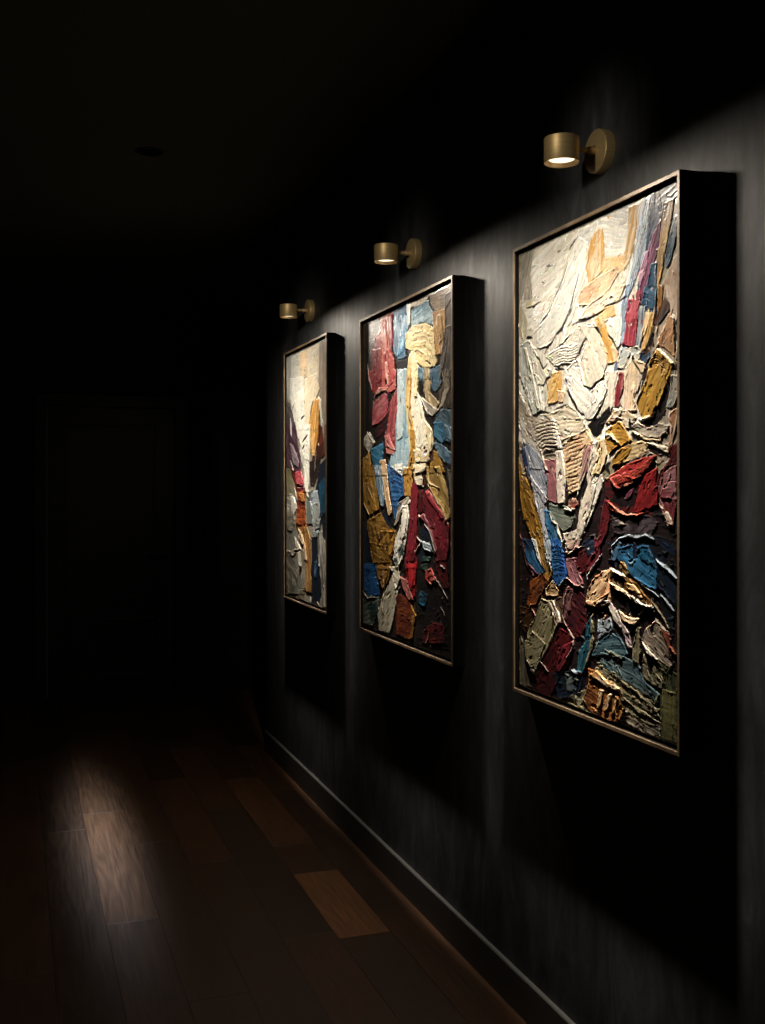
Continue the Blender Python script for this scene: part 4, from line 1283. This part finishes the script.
('0e0c0e','1a1214',0.8,0.6,[(619,281),(662,290),(664,343),(628,333)]),
('e4b0a0','b65450',5.6,1.4,[(274,190),(301,188),(322,247),(311,282),(285,254)]),
('f0e2b8','d8c48c',6.4,1.4,[(587,224),(621,222),(621,290),(615,353),(580,351),(587,285)]),
('4c6a80','98b4c4',3.6,2,[(864,465),(923,477),(929,531),(888,512)]),
('3c3a3c','6c6864',3,2.4,[(882,617),(923,617),(929,706),(906,694)]),
('8a2834','b85058',5.6,1.6,[(688,688),(714,683),(784,724),(864,772),(876,803),(803,760),(727,721)]),
('e0d8c4','efece2',6.4,1.8,[(473,753),(502,747),(512,796),(488,857),(459,869),(466,803)]),
('a8202a','8e1f22',5.4,1.4,[(531,946),(573,942),(580,1003),(559,1054),(531,1012)],[0]),
('1c2c24','3c5048',2.6,1.8,[(648,948),(701,937),(714,962),(662,967)]),
]
RIDGES_2 = [  # raised ridges; the low dark lines put edge shade into the colour
('d8b0a8',5,4,[(63,175),(81,245)]),
('d8b0a8',5,4,[(72,204),(116,279)]),
('e0d8c8',6,4,[(54,445),(133,497)]),
('e0d0a8',6,4,[(524,602),(473,602),(466,627)]),
('6a4420',2,4,[(524,398),(531,423),(552,443),(552,473)]),
('2a1810',0.5,4,[(566,567),(538,611)]),
('c8b088',6,4,[(10,734),(81,782)]),
('c8b088',6,3,[(63,667),(133,726)]),
('d8c8a8',7,4,[(714,664),(778,705),(852,750),(888,794)]),
('d8c8a8',7,4,[(714,612),(727,659),(816,677)]),
('c8c8c0',7,5,[(682,803),(740,833),(766,869),(791,900)]),
('c8b8a8',7,4,[(608,850),(648,867),(594,905)]),
('c0b8b0',5,4,[(923,747),(923,805),(912,878)]),
('c08878',6,3,[(727,688),(803,728),(864,772)]),
('c0a090',6,4,[(621,772),(648,781)]),
('c8c0b8',6,4,[(828,938),(864,945)]),
('b0a8a0',5,3,[(766,986),(816,999),(888,1047)]),
('807870',4,3,[(828,1077),(864,1104)]),
('c0b0a0',6,3,[(-8,1097),(63,1122),(167,1106)]),
('c0b0a0',6,4,[(250,1002),(266,1064),(233,1120),(250,1160)]),
('8a6a60',5,3,[(688,1222),(714,1199),(727,1169)]),
('c8c0b0',6,3,[(391,1036),(406,1070),(436,1042)]),
('5a3a20',0.5,4,[(608,146),(608,150)]),
('5a3a20',0.5,4,[(734,118),(740,123)]),
('5a3a20',0.5,4,[(695,234),(747,251)]),
('1a1410',0.5,6,[(510,379),(518,382)]),
('1a1410',0.5,4,[(444,333),(444,368)]),
('1a1410',0.5,5,[(642,298),(648,332)]),
('e8e0d0',7,4,[(635,350),(675,382),(714,422)]),
('1a1410',0.5,4,[(573,420),(580,423)]),
('1a1410',0.5,5,[(675,537),(695,535)]),
('f0e4bc',3,3,[(531,134),(594,122),(688,131),(747,164),(772,223)]),
('2a221c',3,3,[(888,157),(876,215),(846,276),(816,319)]),
('a09684',3,3,[(840,281),(864,342),(828,395),(778,420)]),
('a08a58',3,3,[(531,149),(594,138),(688,147),(747,178),(772,232)]),
('6c5c4c',3,3,[(878,156),(869,214),(841,275),(816,319)]),
('a09684',3,3,[(854,282),(874,343),(833,395),(778,422)]),
('f0e4bc',3,3,[(531,164),(594,153),(688,163),(747,192),(772,241)]),
('2a221c',3,3,[(869,155),(862,213),(836,275),(816,319)]),
('a09684',3,3,[(869,283),(883,344),(838,395),(778,425)]),
('a08a58',3,3,[(531,179),(594,169),(688,180),(747,206),(772,251)]),
('6c5c4c',3,3,[(859,154),(854,213),(831,275),(816,319)]),
('a09684',3,3,[(883,285),(893,344),(842,396),(778,427)]),
('f0e4bc',3,3,[(531,194),(594,185),(688,196),(747,220),(772,260)]),
('2a221c',3,3,[(850,153),(847,212),(827,274),(816,319)]),
('a09684',3,3,[(897,286),(902,345),(847,396),(778,429)]),
('3a2810',4,3,[(81,803),(133,856),(167,929)]),
('16345c',3,3,[(330,617),(391,612),(459,630)]),
('b08a4c',4,3,[(116,809),(160,860),(190,928)]),
('3c6ca0',3,3,[(330,635),(391,630),(459,645)]),
('3a2810',4,3,[(150,814),(187,863),(214,926)]),
('16345c',3,3,[(330,652),(391,649),(459,660)]),
('b08a4c',4,3,[(184,819),(214,867),(237,924)]),
('3c6ca0',3,3,[(330,670),(391,667),(459,675)]),
('3a2810',4,3,[(217,824),(240,871),(259,923)]),
('16345c',3,3,[(330,688),(391,686),(459,690)]),
('b08a4c',4,3,[(250,828),(266,875),(282,921)]),
('3c6ca0',3,3,[(330,705),(391,704),(459,705)]),
('3a2810',4,3,[(282,833),(292,879),(304,920)]),
('16345c',3,3,[(330,723),(391,722),(459,720)]),
('b08a4c',4,3,[(314,838),(317,882),(326,918)]),
('3c6ca0',3,3,[(330,741),(391,741),(459,735)]),
]

STROKES_3 = [
('8a8a80','9a9080',0,0,[(-356,-231),(992,-53),(992,1305),(-356,1477)]),
('a8aca8','c4c6c0',1.4,1,[(-11,4),(155,1),(155,244),(10,225)]),
('d0d0c8','dcdcd4',2,1,[(94,10),(369,9),(369,143),(114,122)]),
('d2bfa4','e6cba8',2.4,1,[(274,13),(443,12),(443,149),(274,135)]),
('ddd6c6','e2d4bc',2.6,1.2,[(425,10),(654,8),(620,173),(425,186)]),
('8f8074','a8988a',1.8,1.2,[(637,6),(769,3),(769,364),(654,295),(620,201)]),
('efece2','dcdcd6',3.6,1.4,[(73,123),(350,137),(369,249),(350,404),(195,397),(94,281)],[3]),
('e8d6b4','ddd6c6',4,1.6,[(369,153),(602,144),(637,230),(585,263),(497,295),(443,407),(350,404),(369,249)],[5]),
('c8923e','d8ac66',4.4,1.8,[(533,269),(620,274),(637,358),(620,414),(461,408),(479,331)],[3]),
('d8ccb8','efece2',4.6,1.8,[(602,255),(670,278),(687,360),(720,418),(687,410),(637,312)]),
('3c3a3e','6c6664',2.6,2,[(-11,229),(94,250),(135,308),(215,398),(-11,389)],[3]),
('3a2230','5c4454',3,1.8,[(-11,360),(195,369),(235,462),(312,570),(293,609),(155,603),(10,577)],[0]),
('7c6c78','a898a0',4,1.4,[(73,452),(155,479),(274,560),(254,589),(155,569)]),
('e2e2da','efece2',4,1.4,[(195,369),(479,382),(461,572),(443,714),(369,705),(350,590),(274,492)],[0]),
('303a38','667068',2,1,[(235,442),(303,439),(322,474),(274,482)]),
('c4c8c0','d3cec4',3.6,1,[(312,498),(369,523),(350,590),(293,541)]),
('c48c3a','c99a50',4.6,1.6,[(479,382),(628,388),(602,463),(550,526),(479,525)],[0]),
('3c1810','6a2c1c',3,1.8,[(628,388),(720,413),(737,485),(720,543),(550,582),(497,558),(568,499)]),
('6a5048','b5a292',2.4,1.4,[(687,391),(769,395),(761,544),(728,543)],[0]),
('2a1a14','1a1214',1.6,1.2,[(461,563),(654,542),(654,606),(550,675),(479,685),(461,619)]),
('0f1c28','101c30',1.8,1.4,[(637,583),(769,544),(769,854),(654,859),(568,712)],[2]),
('7c7c58','9a9080',3,1.4,[(-11,587),(114,593),(175,678),(135,718),(10,730)]),
('c4505c','e07078',5,2,[(175,608),(293,604),(369,667),(331,681),(215,668)]),
('702028','4e1014',4,1.6,[(94,588),(195,599),(195,668),(235,687),(388,686),(369,705),(235,712),(135,633)]),
('c07430','7a3418',4.4,2.6,[(215,712),(388,700),(388,762),(388,870),(195,877),(235,785)],[3]),
('5a1c10','4a2c1c',3,2,[(235,746),(388,753),(369,791),(274,784)]),
('84847c','d3cec4',3,2,[(10,720),(135,718),(215,776),(195,877),(10,885)],[3]),
('d8d4c8','efece2',5,1.6,[(94,728),(175,737),(215,795),(155,837),(114,808)]),
('6c7470','667068',3,2,[(406,714),(550,694),(568,730),(461,751),(515,865),(406,869)],[4]),
('a8b0b8','a9b9c6',4.6,1.6,[(533,703),(602,702),(654,784),(654,859),(550,863),(461,756)],[3]),
('14344c','155472',3,1.4,[(620,675),(753,629),(753,799),(670,829),(637,748)]),
('74746c','8f8e86',2.4,1.6,[(-11,856),(195,849),(274,995),(293,1081),(350,1214),(10,1247)],[0]),
('54544e','9a9080',2.6,1.6,[(-11,1012),(135,1043),(254,1094),(215,1227),(10,1247)]),
('8c4a1c','3c1a10',4.4,2.6,[(195,849),(388,842),(425,900),(293,916),(215,900)],[0]),
('8c6030','b08850',4.4,2,[(235,889),(406,877),(479,935),(497,1075),(497,1197),(388,1198),(406,1082),(350,971)]),
('d8b088','e6cba8',6,1.8,[(254,889),(312,910),(388,969),(425,1043),(369,1047),(331,972),(254,937)]),
('c4bcac','ddd6c6',5.6,1.8,[(175,932),(293,989),(322,1084),(274,1083),(235,1012),(195,975)]),
('7c766a','9a9080',4,1.4,[(293,994),(388,998),(388,1189),(312,1186),(322,1089)]),
('0a0a0c','0c0b0e',0.6,0.4,[(254,1069),(322,1098),(274,1136)]),
('0c1420','101c30',1.4,1.4,[(497,925),(620,919),(637,1028),(670,1182),(620,1240),(497,1244),(497,1075)]),
('244a68','2f6590',3.6,2,[(550,1039),(602,1035),(585,1119),(550,1108)]),
('74746e','d3cec4',4,1.6,[(602,897),(687,888),(769,947),(785,1244),(687,1242),(670,1130),(620,1029)]),
('a8a8a4','a9b9c6',4.6,1.6,[(515,838),(654,833),(654,885),(568,931),(515,887)],[0]),
('0f1c28','101c30',1.6,1.4,[(670,832),(769,829),(777,955),(704,915)],[0]),
('6c665a','8a8268',3,1.8,[(254,1201),(369,1190),(350,1250),(235,1242)]),
('c88a38','e8c080',5,1.6,[(559,261),(628,275),(640,349),(620,449),(602,476),(559,539),(497,534),(479,444),(506,351)]),
('f0ece0','efece2',4.4,1.2,[(215,209),(341,199),(369,296),(388,393),(461,490),(452,561),(378,551),(293,477),(215,386)]),
('2a1c2a','5c4454',3.4,1.8,[(10,333),(73,376),(63,447),(10,516),(-11,414)]),
('b8a8b0','e0d0d4',4.4,1.2,[(83,327),(125,366),(118,423),(83,412)]),
('efece2','ddd6c6',5,1.6,[(360,580),(397,628),(443,709),(452,742),(410,724),(365,667)]),
('9c5a24','d89450',5,2,[(264,716),(360,710),(369,753),(322,764)]),
('7a2c14','b4602c',5,2.4,[(215,792),(388,778),(397,854),(350,880),(225,870)]),
('b0b4b4','88908e',4.4,1.6,[(524,765),(620,754),(662,833),(645,877),(559,894),(533,837)]),
('6e685c','9c9688',3.6,1.6,[(10,828),(135,804),(175,872),(114,915),(10,909)]),
('c8beac','8a8476',4.4,2.4,[(14,1011),(114,1015),(195,995),(293,994),(195,1019),(135,1043),(83,1026)]),
]
RIDGES_3 = [  # low dark lines are shade painted between strokes, the others raised ridges
('2a2624',0.4,6,[(369,110),(378,113)]),
('2a2624',0.4,6,[(369,134),(384,137)]),
('2a2624',0.4,6,[(360,258),(369,277)]),
('1c1210',0.4,8,[(524,277),(506,300)]),
('1c1210',0.4,8,[(497,313),(476,345)]),
('2a2624',0.4,6,[(369,335),(303,346)]),
('2a2624',0.4,6,[(175,256),(114,292)]),
('2a2624',0.4,5,[(654,222),(667,227)]),
('2a2624',0.4,5,[(322,337),(312,356)]),
('3c4440',0.5,6,[(425,434),(331,464)]),
('3c4440',0.5,6,[(369,480),(331,498)]),
('d8d0d0',6,6,[(94,367),(114,423)]),
('e0d8d0',7,7,[(620,482),(637,489)]),
('c8c0b8',7,6,[(585,523),(559,610)]),
('d0ccc4',6,6,[(94,548),(155,603)]),
('88a8a8',6,6,[(479,755),(533,806)]),
('d8c8b8',6,6,[(165,688),(235,751)]),
('e8e0d0',7,7,[(341,957),(360,963)]),
('e8e0d0',7,6,[(628,1051),(645,1057)]),
('c0bcb4',6,6,[(461,1205),(479,1241)]),
('c0bcb4',6,6,[(704,1145),(720,1148)]),
('c0bcb4',6,6,[(602,1228),(637,1243)]),
('a0b0b8',5,5,[(559,1070),(568,1116)]),
('2a2624',0.4,6,[(155,1007),(215,1013),(293,999)]),
('b8b4a8',6,6,[(114,1020),(135,1038)]),
]


def painting(y_far, y_near, z0, z1, strokes, ridge_shade_lines, traced, du, dv, seed, ndabs, label):
    """y_far is the left edge as one faces the wall, y_near the right edge"""
    depth = 0.044
    ins, lip = 0.017, 0.0098
    yc = (y_far + y_near) / 2
    root = thing('framed_painting', label, 'painting', (XW, yc, z0), 'impasto paintings along the right wall')
    hw = (y_far - y_near) / 2
    H = z1 - z0
    bm = bmesh.new()
    frame_bars(bm, -hw, hw, 0, H, lip, -0.0005, -depth + 0.0035)
    add_box(bm, (-0.008, -hw + lip - 0.001, lip - 0.001), (-0.0005, hw - lip + 0.001, H - lip + 0.001))
    fr = obj('frame', bm, M_WOODFRAME, root)
    bm = bmesh.new()
    d_ = -depth
    sweep_frame(bm, -hw, hw, 0, H, [(0, d_ + 0.0035), (0, d_ + 0.0012), (0.0012, d_), (0.0091, d_), (0.0098, d_ + 0.0008), (0.0098, d_ + 0.0035)])
    obj('front_edging', bm, M_TRIM, root)
    w_mm, h_mm = (2 * hw - 2 * ins) * 1000, (H - 2 * ins) * 1000
    tw, th = traced
    p = Painter(w_mm, h_mm, du, dv, seed)
    sc = lambda pts: [(x * w_mm / tw, y * h_mm / th) for x, y in pts]
    for c1, c2, h, r, pts, *op in strokes:
        p.stroke(c1, c2, h, r, sc(pts), stria=1.2, open_edges=op[0] if op else ())
    p.dabs(ndabs, 9, 42)
    p.flecks(int(ndabs * 0.9), int(ndabs * 0.45), 'e0d4c0')
    for c, h, wd, pts in ridge_shade_lines:
        p.line(c, h, wd * 1.4, sc(pts))
    me = p.mesh('canvas', M_PAINT)
    cv = bpy.data.objects.new('canvas', me)
    C.objects.link(cv)
    cv.parent = root
    cv.location = (-depth + 0.010 + 0.002, hw - ins, H - ins)
    return root


painting(2.742, 1.938, 0.933, 2.180, STROKES_1, RIDGES_1, (769, 1217), 1.6, 1.6, 3, 1000,
         'large nearest abstract painting, cream paint above, crimson and blue below, in slim dark frame')
painting(4.165, 3.182, 0.930, 2.193, STROKES_2, RIDGES_2, (933, 1242), 2.4, 2.4, 4, 800,
         'middle abstract painting with red, pale blue and yellow vertical strokes in slim dark frame')
painting(5.460, 4.650, 0.937, 2.212, STROKES_3, RIDGES_3, (775, 1249), 2.8, 2.8, 5, 400,
         'farthest abstract painting, white above with an orange streak, in slim dark frame')
